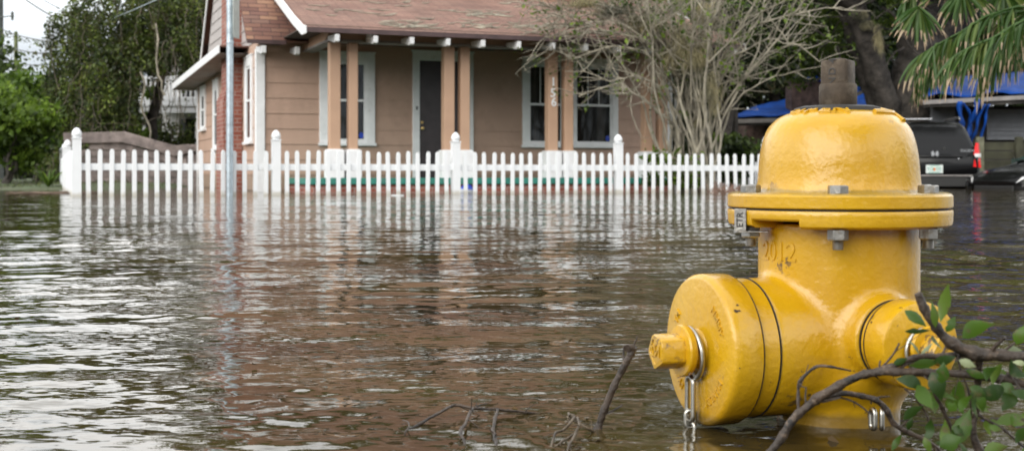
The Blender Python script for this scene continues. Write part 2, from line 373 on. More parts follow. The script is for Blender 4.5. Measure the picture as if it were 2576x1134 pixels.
# ------------------------------------------------------------------ ground under and beyond the flood
def ss(a, b, x): t = np.clip((x-a)/(b-a), 0, 1); return t*t*(3-2*t)
def ghgt(x, y):
    z = -.32+0*x
    z = z+.40*ss(21.0, 25, y)*ss(-6.0, -8.2, x)
    z = z+.42*ss(30.5, 34, y)*ss(4.0, 7.0, x)
    z = z+.42*ss(34, 44, y)*(1-ss(4.0, 7, x))*(1-ss(-6, -8.2, x))
    z = z+.3*ss(-2, -8, y)
    z = z+.04*np.sin(x*1.3+y*.7)*np.sin(y*.9-x*.4)+.02*np.sin(x*3.1)*np.sin(y*2.7)
    return z
gx = np.concatenate([np.linspace(-600, -45, 16), np.linspace(-40, 40, 161), np.linspace(45, 600, 16)])
gy = np.concatenate([np.linspace(-300, -12, 8), np.linspace(-10, 60, 141), np.linspace(65, 1200, 22)])
X, Y = np.meshgrid(gx, gy); Z = ghgt(X, Y)
V = np.stack([X, Y, Z], -1).reshape(-1, 3); nx, ny = len(gx), len(gy)
i = (np.arange(ny-1)[:, None]*nx+np.arange(nx-1)[None, :]).ravel()
def groundmat():
    m, N, L, B = mat('muddy_grass')
    tc = N.new('ShaderNodeTexCoord')
    n = N.new('ShaderNodeTexNoise'); n.inputs['Scale'].default_value = .8; n.inputs['Detail'].default_value = 10; n.inputs['Roughness'].default_value = .7
    L.new(tc.outputs['Object'], n.inputs['Vector'])
    r = ramp(N, [(.3, (.06, .055, .04)), (.45, (.085, .09, .05)), (.6, (.09, .13, .06)), (.75, (.18, .17, .13))]); L.new(n.outputs['Fac'], r.inputs['Fac'])
    L.new(r.outputs['Color'], B.inputs['Base Color']); B.inputs['Roughness'].default_value = .9
    n2 = N.new('ShaderNodeTexNoise'); n2.inputs['Scale'].default_value = 12; n2.inputs['Detail'].default_value = 6; L.new(tc.outputs['Object'], n2.inputs['Vector'])
    b = N.new('ShaderNodeBump'); b.inputs['Distance'].default_value = .05; L.new(n2.outputs['Fac'], b.inputs['Height']); L.new(b.outputs['Normal'], B.inputs['Normal'])
    return m
g = arrmesh('ground', V, np.stack([i, i+1, i+1+nx, i+nx], 1), groundmat(), smooth=True); tag(g, 'muddy ground under the flood and rising behind it', None, None, 'structure')

# ------------------------------------------------------------------ flood water
def axis(lo, hi, c0, c1, step, gr):
    a = list(np.arange(c0, c1, step)); s = step; x = a[-1]
    while x < hi: s = min(s*gr, 3.0); x += s; a.append(x)
    s = step; x = a[0]; b = []
    while x > lo: s = min(s*gr, 3.0); x -= s; b.append(x)
    return np.array(b[::-1]+a)
wx = axis(-60, 70, -.75, .95, .0048, 1.012)
wy = axis(-8, 75, .85, 2.1, .0048, 1.0075)
X, Y = np.meshgrid(wx, wy)
sx = np.gradient(wx)[None, :]; sy = np.gradient(wy)[:, None]
Z = np.zeros_like(X)
wr = np.random.default_rng(3)
dist = np.sqrt(X**2+Y**2)
patch = np.zeros_like(X)
for k in range(7):
    kx, ky = wr.normal(size=2)*1.1; patch += np.sin(kx*X*.6+ky*Y+wr.uniform(0, 6.28))
amp_mod = np.clip(1+.22*patch, .35, 1.8)
lee = 1-.7*np.exp(-(np.hypot(X-.33, Y-1.40)/.30)**2)
for k in range(80):
    lam = .032*(.55/.032)**wr.uniform(0, 1) if k < 72 else wr.uniform(.6, 1.6)
    th = math.radians(90+wr.normal()*27+(9 if lam > .25 else -4))
    kk = 2*math.pi/lam; kx, ky = kk*math.cos(th), kk*math.sin(th)
    slope = WSLOPE*(1.0 if lam < .3 else .5)*wr.uniform(.6, 1.25)
    A = slope/kk
    loc = np.maximum(np.abs(kx)*sx, np.abs(ky)*sy)          # phase per cell
    fade = np.clip((1.5-loc)/1.0, 0, 1)
    ph = kx*X+ky*Y+wr.uniform(0, 6.28)+.9*np.sin(.9*X*wr.uniform(.5, 1.5)+.7*Y*wr.uniform(.5, 1.5)+wr.uniform(0, 6))
    s_ = np.sin(ph)
    Z += A*fade*(s_+.25*np.cos(2*ph)*(.5))*(amp_mod if lam < .5 else 1)*lee
hx, hy = .3716, 1.45
rr = np.sqrt((X-hx)**2+(Y-hy)**2)
Z += .00045*np.sin(2*math.pi*rr/.052+.5*np.sin(3*np.arctan2(Y-hy, X-hx)))*np.exp(-rr/.38)*np.clip((1.5-2*math.pi/.052*np.maximum(sx, sy))/1, 0, 1)*np.clip((rr-.05)/.05, 0, 1)
for (cx_, cy_, lam_, a_) in ((-.33, 1.52, .06, .0006), (.13, 1.40, .045, .0006), (-.05, 1.30, .05, .0005)):
    r2_ = np.sqrt((X-cx_)**2+(Y-cy_)**2)
    Z += a_*np.sin(2*math.pi*r2_/lam_)*np.exp(-r2_/.22)*np.clip((1.5-2*math.pi/lam_*np.maximum(sx, sy))/1, 0, 1)
V = np.stack([X, Y, Z], -1).reshape(-1, 3); nx, ny = len(wx), len(wy)
i = (np.arange(ny-1)[:, None]*nx+np.arange(nx-1)[None, :]).ravel()
def watermat():
    m, N, L, B = mat('murky_flood_water')
    B.inputs['Base Color'].default_value = (.068, .050, .026, 1); B.inputs['Roughness'].default_value = .02
    B.inputs['IOR'].default_value = 1.36; B.inputs['Specular IOR Level'].default_value = .55
    tc = N.new('ShaderNodeTexCoord')
    # silt patches
    n0 = N.new('ShaderNodeTexNoise'); n0.inputs['Scale'].default_value = 2.2; n0.inputs['Detail'].default_value = 8; L.new(tc.outputs['Object'], n0.inputs['Vector'])
    r0 = ramp(N, [(.35, (.022, .016, .006)), (.65, (.066, .048, .017))]); L.new(n0.outputs['Fac'], r0.inputs['Fac']); L.new(r0.outputs['Color'], B.inputs['Base Color'])
    geo = N.new('ShaderNodeNewGeometry')
    acc = geo.outputs['Normal']
    # fine wind ripples: three noise octaves tilt the surface, long across the wind and short along it
    nm_ = N.new('ShaderNodeTexNoise'); nm_.inputs['Scale'].default_value = 1.9; nm_.inputs['Detail'].default_value = 4; nm_.inputs['Distortion'].default_value = .6
    mpm = N.new('ShaderNodeMapping'); mpm.inputs['Scale'].default_value = (.55, 1, 1); L.new(tc.outputs['Object'], mpm.inputs['Vector']); L.new(mpm.outputs[0], nm_.inputs['Vector'])
    msk = N.new('ShaderNodeMapRange'); msk.inputs['From Min'].default_value = .36; msk.inputs['From Max'].default_value = .66; msk.inputs['To Min'].default_value = .3; msk.inputs['To Max'].default_value = 2.6; L.new(nm_.outputs['Fac'], msk.inputs['Value'])
    for sc_, st, an in ((6.0, WN1, (.45, 1, 1)), (19., WN2, (.40, 1, 1)), (95., WN3, (.38, 1, 1))):
        mp = N.new('ShaderNodeMapping'); mp.inputs['Scale'].default_value = an; mp.inputs['Rotation'].default_value = (0, 0, R(-5 if sc_ < 10 else 4))
        L.new(tc.outputs['Object'], mp.inputs['Vector'])
        n = N.new('ShaderNodeTexNoise'); n.inputs['Scale'].default_value = sc_; n.inputs['Detail'].default_value = 2.5; n.inputs['Distortion'].default_value = .4
        L.new(mp.outputs[0], n.inputs['Vector'])
        sb = N.new('ShaderNodeVectorMath'); sb.operation = 'SUBTRACT'; L.new(n.outputs['Color'], sb.inputs[0]); sb.inputs[1].default_value = (.5, .5, .5)
        ml = N.new('ShaderNodeVectorMath'); ml.operation = 'MULTIPLY'; L.new(sb.outputs[0], ml.inputs[0]); ml.inputs[1].default_value = (st*.6, st, 0)
        if sc_ > 10:
            mk = N.new('ShaderNodeVectorMath'); mk.operation = 'SCALE'; L.new(ml.outputs[0], mk.inputs[0]); L.new(msk.outputs[0], mk.inputs['Scale']); ml = mk
        ad = N.new('ShaderNodeVectorMath'); ad.operation = 'ADD'; L.new(acc, ad.inputs[0]); L.new(ml.outputs[0], ad.inputs[1]); acc = ad.outputs[0]
    nm = N.new('ShaderNodeVectorMath'); nm.operation = 'NORMALIZE'; L.new(acc, nm.inputs[0]); L.new(nm.outputs[0], B.inputs['Normal'])
    return m
wo = arrmesh('flood_water', V, np.stack([i, i+1, i+1+nx, i+nx], 1), watermat(), smooth=True)
tag(wo, 'rippled brown flood water covering the street and yard', None, None, 'structure')
# ------------------------------------------------------------------ fire hydrant
def yellow():
    m, N, L, B = mat('yellow_hydrant_paint')
    tc = N.new('ShaderNodeTexCoord')
    n = N.new('ShaderNodeTexNoise'); n.inputs['Scale'].default_value = 9; n.inputs['Detail'].default_value = 7; L.new(tc.outputs['Object'], n.inputs['Vector'])
    r = ramp(N, [(.3, (.52, .280, .006)), (.7, (.63, .368, .010))]); L.new(n.outputs['Fac'], r.inputs['Fac'])
    # rusty chips and grime, irregular
    n2 = N.new('ShaderNodeTexNoise'); n2.inputs['Scale'].default_value = 21; n2.inputs['Detail'].default_value = 9; n2.inputs['Roughness'].default_value = .75; L.new(tc.outputs['Object'], n2.inputs['Vector'])
    r2 = ramp(N, [(.615, (0, 0, 0)), (.628, (.9, .9, .9))]); L.new(n2.outputs['Fac'], r2.inputs['Fac'])
    n3 = N.new('ShaderNodeTexNoise'); n3.inputs['Scale'].default_value = 5; n3.inputs['Detail'].default_value = 4; L.new(tc.outputs['Object'], n3.inputs['Vector'])
    r3 = ramp(N, [(.45, (0, 0, 0)), (.53, (1, 1, 1))]); L.new(n3.outputs['Fac'], r3.inputs['Fac'])
    mu = N.new('ShaderNodeMath'); mu.operation = 'MULTIPLY'; L.new(r2.outputs['Color'], mu.inputs[0]); L.new(r3.outputs['Color'], mu.inputs[1])
    mx = N.new('ShaderNodeMix'); mx.data_type = 'RGBA'; L.new(mu.outputs[0], mx.inputs['Factor']); L.new(r.outputs['Color'], mx.inputs['A']); mx.inputs['B'].default_value = (.11, .065, .03, 1)
    # grime and rust gathered in the flange joint
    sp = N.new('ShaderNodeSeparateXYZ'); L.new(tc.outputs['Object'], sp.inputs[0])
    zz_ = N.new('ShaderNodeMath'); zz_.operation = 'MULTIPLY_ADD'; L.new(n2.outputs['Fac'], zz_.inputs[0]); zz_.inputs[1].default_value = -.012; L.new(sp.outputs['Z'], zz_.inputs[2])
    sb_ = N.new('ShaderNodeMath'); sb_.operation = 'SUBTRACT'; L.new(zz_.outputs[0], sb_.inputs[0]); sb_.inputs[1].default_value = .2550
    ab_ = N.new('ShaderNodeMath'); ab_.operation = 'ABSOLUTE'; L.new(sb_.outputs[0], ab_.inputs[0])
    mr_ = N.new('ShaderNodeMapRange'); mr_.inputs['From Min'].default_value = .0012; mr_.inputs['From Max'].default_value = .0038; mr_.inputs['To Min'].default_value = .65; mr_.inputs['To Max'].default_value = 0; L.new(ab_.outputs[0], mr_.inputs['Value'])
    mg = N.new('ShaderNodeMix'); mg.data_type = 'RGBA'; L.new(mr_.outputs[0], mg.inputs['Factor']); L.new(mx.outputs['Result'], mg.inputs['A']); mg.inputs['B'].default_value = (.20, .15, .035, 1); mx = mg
    L.new(mx.outputs['Result'], B.inputs['Base Color'])
    rr_ = ramp(N, [(.3, (.2,)*3), (.7, (.32,)*3)]); L.new(n3.outputs['Fac'], rr_.inputs['Fac']); L.new(rr_.outputs['Color'], B.inputs['Roughness'])
    B.inputs['Specular IOR Level'].default_value = .6; B.inputs['Coat Weight'].default_value = .18; B.inputs['Coat Roughness'].default_value = .16
    # cast-iron orange peel under the paint
    n4 = N.new('ShaderNodeTexNoise'); n4.inputs['Scale'].default_value = 150; n4.inputs['Detail'].default_value = 3; L.new(tc.outputs['Object'], n4.inputs['Vector'])
    n5 = N.new('ShaderNodeTexNoise'); n5.inputs['Scale'].default_value = 38; n5.inputs['Detail'].default_value = 2; L.new(tc.outputs['Object'], n5.inputs['Vector'])
    ad = N.new('ShaderNodeMath'); ad.operation = 'MULTIPLY_ADD'; L.new(n5.outputs['Fac'], ad.inputs[0]); ad.inputs[1].default_value = 1.1; L.new(n4.outputs['Fac'], ad.inputs[2])
    b = N.new('ShaderNodeBump'); b.inputs['Distance'].default_value = .0009; b.inputs['Strength'].default_value = .9; L.new(ad.outputs[0], b.inputs['Height']); L.new(b.outputs['Normal'], B.inputs['Normal'])
    return m
M['yellow'] = tideline(yellow(), .013, (.17, .105, .02), .02, .008, 30)
HX, HY = .3716, 1.45
hyd = empty('fire_hydrant', (HX, HY, -.004), 0, 'large glossy yellow fire hydrant standing in the flood water beside leafy branches', 'fire hydrant')
pd = Vector((-.946, -.324, 0)).normalized(); hd = Vector((.324, -.946, 0)).normalized()
PZ, HZ = .0890, .1040

def surface_nets(fn, lo, hi, h):
    ax = [np.arange(lo[k], hi[k]+h, h) for k in range(3)]
    X, Y, Z = np.meshgrid(*ax, indexing='ij'); f = fn(X, Y, Z); ins = f < 0
    nx, ny, nz = f.shape
    acc = np.zeros((nx-1, ny-1, nz-1, 3)); cnt = np.zeros((nx-1, ny-1, nz-1))
    def sl(dx, dy, dz): return (slice(dx, nx-1+dx), slice(dy, ny-1+dy), slice(dz, nz-1+dz))
    corners = [(a, b, c) for a in (0, 1) for b in (0, 1) for c in (0, 1)]
    for a in corners:
        for k in range(3):
            if a[k] == 1: continue
            b = list(a); b[k] = 1; fa = f[sl(*a)]; fb = f[sl(*b)]
            cr = (fa < 0) != (fb < 0)
            t = np.where(cr, fa/np.where(cr, fa-fb, 1), 0)
            p = np.stack([np.full_like(t, float(q)) for q in a], -1); p[..., k] += t
            acc += p*cr[..., None]; cnt += cr
    act = cnt > 0; idx = -np.ones(act.shape, int); idx[act] = np.arange(act.sum())
    ii = np.argwhere(act); V = np.array(lo)+(ii+acc[act]/cnt[act][:, None])*h
    Q = []
    for k in range(3):
        a, b = [(1, 2), (2, 0), (0, 1)][k]
        s0 = [slice(1, n-1) for n in (nx, ny, nz)]; s0[k] = slice(0, (nx, ny, nz)[k]-1); s1 = list(s0); s1[k] = slice(1, (nx, ny, nz)[k])
        i0 = ins[tuple(s0)]; i1 = ins[tuple(s1)]; e = np.argwhere(i0 != i1); flip = i0[tuple(e.T)]
        base = e+np.array([0 if q == k else 1 for q in range(3)])
        def cell(da, db):
            c = base.copy(); c[:, a] -= da; c[:, b] -= db; return idx[tuple(c.T)]
        q = np.stack([cell(1, 1), cell(0, 1), cell(0, 0), cell(1, 0)], 1)
        q[~flip] = q[~flip][:, ::-1]; Q.append(q)
    return V, np.concatenate(Q)
def smin(a, b, k):
    h = np.clip(.5+.5*(b-a)/k, 0, 1); return b*(1-h)+a*h-k*h*(1-h)
def bodysdf(X, Y, Z):
    r = np.sqrt(X*X+Y*Y)
    def cyl(rad, z0, z1, rd):
        qx = r-rad+rd; qz = np.abs(Z-(z0+z1)/2)-(z1-z0)/2+rd
        return np.minimum(np.maximum(qx, qz), 0)+np.sqrt(np.maximum(qx, 0)**2+np.maximum(qz, 0)**2)-rd
    up = cyl(.0895, .040, .262, .022); low = cyl(.068, -.40, .12, .005)
    d = smin(up, low, .03)
    def hc(dr, z, rad, L0, L1, rd=.004):
        l = X*dr.x+Y*dr.y; pr = np.sqrt(np.maximum(0, X*X+Y*Y-l*l)+(Z-z)**2)
        qx = pr-rad+rd; qz = np.abs(l-(L0+L1)/2)-(L1-L0)/2+rd
        return np.minimum(np.maximum(qx, qz), 0)+np.sqrt(np.maximum(qx, 0)**2+np.maximum(qz, 0)**2)-rd
    d = smin(d, hc(pd, PZ, .0765, 0, .1195), .011)
    d = smin(d, hc(hd, HZ, .0455, 0, .103), .013)
    d = smin(d, hc(-hd, HZ, .0455, 0, .103), .013)
    return np.maximum(d, Z-.226)
V, Q = surface_nets(bodysdf, (-.15, -.15, -.08), (.13, .13, .235), .0027)
body = arrmesh('barrel', V, Q, M['yellow'], hyd, smooth=True)

def zp(py, d): return H+.004+(440-py)*d/F
# flanges
fl = MB()
fl.lathe([(.05, .2605), (.1185, .2605), (.1225, .2592), (.1245, .2565), (.1245, .2450), (.1235, .2438), (.05, .2438)][::-1], 96)
flu = fl.build('bonnet_flange', M['yellow'], hyd, smooth=35)
gk = MB(); gk.lathe([(.08, .2409), (.1195, .2409), (.1195, .2441), (.08, .2441)], 96); gk.build('gasket', M['rubber'], hyd, smooth=35)
fl = MB(); fl.lathe([(.06, .2305), (.1215, .2305), (.1240, .2325), (.1245, .2350), (.1245, .2400), (.1238, .2412), (.06, .2412)], 96)
pad = [(.080, .2222), (.1180, .2222), (.1232, .2250), (.1243, .2290), (.1243, .2345), (.080, .2345)]
for a0, a1 in ((-123, -22), (-186, -152), (25, 70), (95, 125)):
    fl.lathe(pad, 28, None, R(a0), R(a1))
fl.build('barrel_flange', M['yellow'], hyd, smooth=35)
# bonnet
bp = [(205, 480), (203, 474), (200, 458), (197.5, 430), (195.5, 405), (192, 380), (187, 357), (181, 338), (173, 322), (162, 309), (149, 298), (134, 290), (116, 284), (98, 280), (60, 277.5), (0, 277)]
prof = [(.0945, .2590)]
for r_, y_ in bp: prof.append((r_/2207*.999, zp(y_, 1.45)))
def cr_prof(p, n=4):
    out = []
    for i in range(len(p)-1):
        p0 = p[max(i-1, 0)]; p1 = p[i]; p2 = p[i+1]; p3 = p[min(i+2, len(p)-1)]
        for k in range(n):
            t = k/n
            out.append(tuple(.5*((2*p1[c])+(-p0[c]+p2[c])*t+(2*p0[c]-5*p1[c]+4*p2[c]-p3[c])*t*t+(-p0[c]+3*p1[c]-3*p2[c]+p3[c])*t**3) for c in (0, 1)))
    out.append(p[-1]); return out
pf = cr_prof(prof[1:]); pf = [prof[0]]+[(max(r, 0), z) for r, z in pf]
bn = MB(); bn.lathe(pf, 128); bon = bn.build('bonnet', M['yellow'], hyd, smooth=50)
# raised letters and an arrow round the top of the bonnet
def dome(r):
    for i in range(len(pf)-1):
        if pf[i][0] >= r >= pf[i+1][0] and pf[i][0] > pf[i+1][0]:
            t = (pf[i][0]-r)/(pf[i][0]-pf[i+1][0]); return pf[i][1]+t*(pf[i+1][1]-pf[i][1])
    return pf[-1][1]
lt = MB()
for ch, ang in (('O', -158), ('P', -137), ('E', -119), ('N', -101)):
    vs, fs = textmesh(ch, .026, .0022); a = R(ang); out = []
    for v in vs:
        rad = .0545-v.y*.9; aa = a+v.x/.0545
        zz = dome(min(rad, .09))+.0004+v.z*1.1
        out.append((rad*math.cos(aa), rad*math.sin(aa), zz))
    lt.add(out, fs)
lt.build('raised_lettering', M['yellow'], bon, smooth=30); lt = MB()
for ang0, ang1 in ((-64, -20),):                       # the arrow
    pts = [Vector((.060*math.cos(R(a)), .060*math.sin(R(a)), dome(.060)+.001)) for a in range(ang0, ang1+1, 6)]
    lt.tube(pts, [.0034]*len(pts), 8)
    e = pts[-1]; lt.tube([e, Vector((.046*math.cos(R(ang1-12)), .046*math.sin(R(ang1-12)), dome(.046)+.001))], .003, 8)
    lt.tube([e, Vector((.074*math.cos(R(ang1-12)), .074*math.sin(R(ang1-12)), dome(.074)+.001))], .003, 8)
lt.build('raised_arrow', M['yellow'], bon, smooth=30)
# seal plate, stem, operating nut
zt = pf[-1][1]
mb = MB(); mb.lathe([(0, zt-.004), (.0485, zt-.004), (.0495, zt-.002), (.0485, zt+.002), (.040, zt+.0042), (0, zt+.0046)], 64); mb.build('weather_seal', M['rubber'], hyd, smooth=40)
mb = MB(); zc0, zc1 = zt+.0035, zp(212, 1.45)
mb.lathe([(.0205, zc0), (.0212, zc0+.001), (.0212, zc1-.002), (.0200, zc1), (0, zc1)], 48); col_ = mb.build('nut_collar', M['bronze'], hyd, smooth=40)
zn1 = zp(152, 1.45); penta = []
for k in range(4):
    a = R(-104.4+27+90*k); penta.append((math.cos(a), math.sin(a)))
def rounded(poly, rad, cut=.14):
    out = []
    n = len(poly)
    for i in range(n):
        p = Vector(poly[i]); q0 = Vector(poly[i-1]); q1 = Vector(poly[(i+1) % n])
        out.append(tuple((p+(q0-p)*cut)*rad)); out.append(tuple((p+(q0-p)*cut*.35+(q1-p)*cut*.35)*rad)); out.append(tuple((p+(q1-p)*cut)*rad))
    return out
mb = MB(); pl_ = rounded(penta, .0228); n = len(pl_)
rings = [(1, zc1-.001), (1, zn1-.003), (.93, zn1-.0006), (.6, zn1), (.55, zn1+.0012), (.2, zn1+.0022)]
vs = [(x*s_, y*s_, z) for s_, z in rings for x, y in pl_]
fs = [(i*n+k, i*n+(k+1) % n, (i+1)*n+(k+1) % n, (i+1)*n+k) for i in range(len(rings)-1) for k in range(n)]+[tuple((len(rings)-1)*n+k for k in range(n))]
mb.add(vs, fs); opn = mb.build('operating_nut', M['bronze'], hyd, smooth=35)
# the cast lettering runs down the left face of the nut
a = R(-104.4+27-90); b = R(-104.4+27); p0 = Vector(penta[3])*.0228; p1 = Vector(penta[0])*.0228
fn = ((p0+p1)/2).normalized(); tx = (p1-p0).normalized(); mid = (p0+p1)/2
lm = MB(); 
for s_, zz in (('4', .0165), ('D', .0045), ('N', -.0065)):
    vs, fs = textmesh(s_, .0115, .0005)
    out = []
    for v in vs:
        u_, w_ = -v.y, v.x        # quarter turn
        q = mid+tx*(u_-.001)+fn*(.0001+v.z); out.append((q.x, q.y, (zc1+zn1)/2+w_+zz-.0045))
    lm.add(out, fs)
lm.build('cast_lettering', M['rubber'], opn)
# bolts: head above, washer, nut and threaded end below
def hexa(rad, rot): return [(rad*math.cos(rot+k*math.pi/3), rad*math.sin(rot+k*math.pi/3)) for k in range(6)]
for i in range(6):
    ang = R(-104.4+60*i); bx, by = .1090*math.cos(ang), .1090*math.sin(ang); rot = rng.uniform(0, 1)
    if i == 0: rot = R(-104.4+12)
    T4 = Matrix.Translation((bx, by, 0))
    zh = .2607; mb = MB(); n = 6
    def hexbolt(mb, z0, z1, rad, rot, chamfer_top=True):
        hx_ = hexa(rad, rot); rg = [(1, z0), (1, z1-.0012), (.90, z1), (0.0001, z1)] if chamfer_top else [(.0001, z0), (.90, z0), (1, z0+.0012), (1, z1)]
        vs = [T4 @ Vector((x*s_, y*s_, z)) for s_, z in rg for x, y in hx_]
        fs = [(i*n+k, i*n+(k+1) % n, (i+1)*n+(k+1) % n, (i+1)*n+k) for i in range(len(rg)-1) for k in range(n)]
        mb.add(vs, fs)
    hexbolt(mb, zh, zh+.0082, .0112, rot)
    lo_ = .2220 if i in (0, 1, 5, 2, 3, 4) else .23
    # shank with thread rings
    pr = [(.0001, .2008), (.0052, .2008)]
    z = .2013
    while z < lo_-.011: pr += [(.0060, z), (.0054, z+.0006)]; z += .0013
    pr += [(.0052, lo_)]
    bo = mb.build('bolt', M['steel'], hyd, smooth=35)
    mb = MB(); mb.lathe(pr, 16, T4); mb.build('threaded_end', M['steel'], bo, smooth=35)
    mb = MB(); hexbolt(mb, lo_-.0115, lo_-.0002, .0110, rot+.4, False); mb.build('nut', M['steel'], bo, smooth=35)
# cap lathe along a horizontal axis
def axmat(dr, z, L0=0.0):
    zax = Vector((dr.x, dr.y, 0)); xax = Vector((0, 0, 1)); yax = zax.cross(xax)
    m = Matrix((xax, yax, zax)).transposed().to_4x4(); m.translation = Vector((dr.x*L0, dr.y*L0, z)); return m
def bent_text(mb, s, size, depth, m4, rad, ang, zoff, outward=True):
    vs, fs = textmesh(s, size, depth); out = []
    for v in vs:
        rr_ = rad+v.y; aa = R(ang)-v.x/rad
        out.append(m4 @ Vector((rr_*math.cos(aa), rr_*math.sin(aa), zoff+v.z)))
    mb.add(out, fs)
mA = axmat(pd, PZ, .178)
mb = MB(); mb.lathe([(.0735, -.0585), (.0765, -.0575), (.0768, -.045), (.0765, -.0375), (.074, -.0372)], 96, mA); mb.build('nozzle_ring', M['yellow'], hyd, smooth=40)
for a_, r_ in ((-.0374, .0802), (-.0592, .0774)):  # thin black rings stand in for the shade in the cap seams
    mb = MB(); mb.lathe([(.06, a_), (r_, a_), (r_, a_+.0006), (.06, a_+.0006)], 96, mA); mb.build('seam_shade_ring', M['rubber'], hyd, smooth=35)
mb = MB(); mb.lathe([(.074, -.0362), (.0810, -.0355), (.0822, -.0335), (.0826, -.010), (.0822, -.0045), (.0800, -.0015), (.0765, -.0002), (.03, 0), (0, 0)], 128, mA)
capA = mb.build('pumper_cap', M['yellow'], hyd, smooth=40)
for s_, ang in (('YM', 58), ('NMMY', -52), ('MANUM', -138), ('SVAN', 128)):
    mb = MB(); bent_text(mb, s_, .0120, .0010, mA, .0585, ang, .0002); mb.build('raised_lettering', M['yellow'], capA)
mb = MB(); mb.lathe([(.024, -.001), (.0205, .003), (.0205, .0125), (.0272, .0135), (.0282, .0150), (.0282, .0205), (.0270, .0222), (.021, .0228), (0, .0228)], 64, mA)
capneck = mb.build('cap_boss', M['yellow'], capA, smooth=35)
mb = MB(); pent = [(math.cos(R(25+72*k)), math.sin(R(25+72*k))) for k in range(5)]; pr_ = rounded(pent, .0208, .10); n = len(pr_)
rings = [(1.02, .0222), (1, .0485), (.95, .0505), (.72, .0512), (.66, .0500), (.45, .0503)]
vs = [mA @ Vector((x*s_, y*s_, z)) for s_, z in rings for x, y in pr_]
fs = [(i*n+k, i*n+(k+1) % n, (i+1)*n+(k+1) % n, (i+1)*n+k) for i in range(len(rings)-1) for k in range(n)]+[tuple((len(rings)-1)*n+k for k in range(n))]
mb.add(vs, fs)
def chipped():
    m = M['yellow'].copy(); m.name = 'chipped_yellow_paint'
    for nd in m.node_tree.nodes:
        if nd.type == 'VALTORGB':
            e = nd.color_ramp.elements
            if abs(e[0].position-.615) < .005: e[0].position = .52; e[1].position = .56
            elif abs(e[0].position-.45) < .005 and abs(e[1].position-.53) < .01: e[0].position = .3; e[1].position = .4
        if nd.type == 'TEX_NOISE' and abs(nd.inputs['Scale'].default_value-21) < .1: nd.inputs['Scale'].default_value = 38
    return m
M['chip'] = chipped()
mb.build('cap_nut', M['chip'], capA, smooth=35)
mb = MB(); vs, fs = textmesh('N2', .017, .0006); mb.add([mA @ Vector((-v.x*0+v.y, v.x, .0512+v.z)) for v in vs], fs); mb.build('cast_mark', M['chip'], capA)
# wire ring round the boss neck with its long link, hanging to the water
mb = MB(); rg = [mA @ Vector((.0275*math.cos(R(a))-.0035, .0275*math.sin(R(a)), .0085+.0022*math.cos(R(a)))) for a in range(0, 360, 10)]
mb.tube(rg, .0030, 10, closed=True); chain = mb.build('wire_hook', M['chrome'], hyd, smooth=60)
def linkpts(m4, x0, x1, w, z, n=8, tilt=0):
    """long link in the (x, y) plane of m4: x is up"""
    pts = []
    for k in range(n+1): a = math.pi*k/n; pts.append(m4 @ Vector((x0+w*math.sin(a), w*math.cos(a), z)))
    for k in range(n+1): a = math.pi+math.pi*k/n; pts.append(m4 @ Vector((x1+w*math.sin(a), w*math.cos(a), z+tilt)))
    return pts
mb = MB(); mb.tube(linkpts(mA, -.036, -.0700, .0072, .009, tilt=-.0), .0027, 10, closed=True)
mA2 = mA @ Matrix.Translation((0, .0005, 0)) @ Matrix.Rotation(R(82), 4, 'X')
mb.build('chain_link', M['chrome'], hyd, smooth=60)
for k in range(2):
    m5 = mA @ Matrix.Translation((-.0745-.0125*k, (.002, -.001, .003)[k], .008)) @ Matrix.Rotation(R((75, 15, 70)[k]), 4, 'X')
    mb = MB(); mb.tube(linkpts(m5, .0035, -.0055, .0050, 0), .0022, 10, closed=True); mb.build('chain_link', M['chrome'], hyd, smooth=60)
# hose caps (front right one seen, the back one hidden)
for sgn, nm in ((1, 'hose_cap'), (-1, 'hose_cap')):
    mH = axmat(hd*sgn, HZ, .152)
    mb = MB(); mb.lathe([(.040, -.0450), (.0428, -.0440), (.0432, -.040), (.0428, -.0375), (.040, -.037)], 64, mH); mb.build('nozzle_ring', M['yellow'], hyd, smooth=40)
    for a_, r_ in ((-.0374, .0450), (-.0462, .0440)):  # hose cap gaps darkened by black rings in place of shade
        mb = MB(); mb.lathe([(.03, a_), (r_, a_), (r_, a_+.0008), (.03, a_+.0008)], 64, mH); mb.build('seam_shade_ring', M['rubber'], hyd, smooth=35)
    mb = MB(); mb.lathe([(.040, -.036), (.0452, -.035), (.0462, -.033), (.0462, -.006), (.0450, -.0015), (.042, 0), (.0, 0)], 96, mH); hc_ = mb.build(nm, M['yellow'], hyd, smooth=40)
    mb = MB(); mb.lathe([(.018, -.001), (.0165, .002), (.0165, .009), (.0215, .010), (.0225, .012), (.0215, .016), (0, .0165)], 48, mH); mb.build('cap_boss', M['yellow'], hc_, smooth=35)
    mb = MB(); pr_ = rounded(pent, .0165, .1); rings = [(1, .016), (1, .036), (.9, .038), (.3, .038)]; n = len(pr_)
    vs = [mH @ Vector((x*s_, y*s_, z)) for s_, z in rings for x, y in pr_]
    fs = [(i*n+k, i*n+(k+1) % n, (i+1)*n+(k+1) % n, (i+1)*n+k) for i in range(len(rings)-1) for k in range(n)]+[tuple((len(rings)-1)*n+k for k in range(n))]
    mb.add(vs, fs); mb.build('cap_nut', M['chip'], hc_, smooth=35)
    mb = MB(); rg = [mH @ Vector((.0225*math.cos(R(a))-.004, .0225*math.sin(R(a)), .0055)) for a in range(0, 360, 12)]
    mb.tube(rg, .0026, 10, closed=True); mb.build('wire_hook', M['chrome'], hyd, smooth=60)
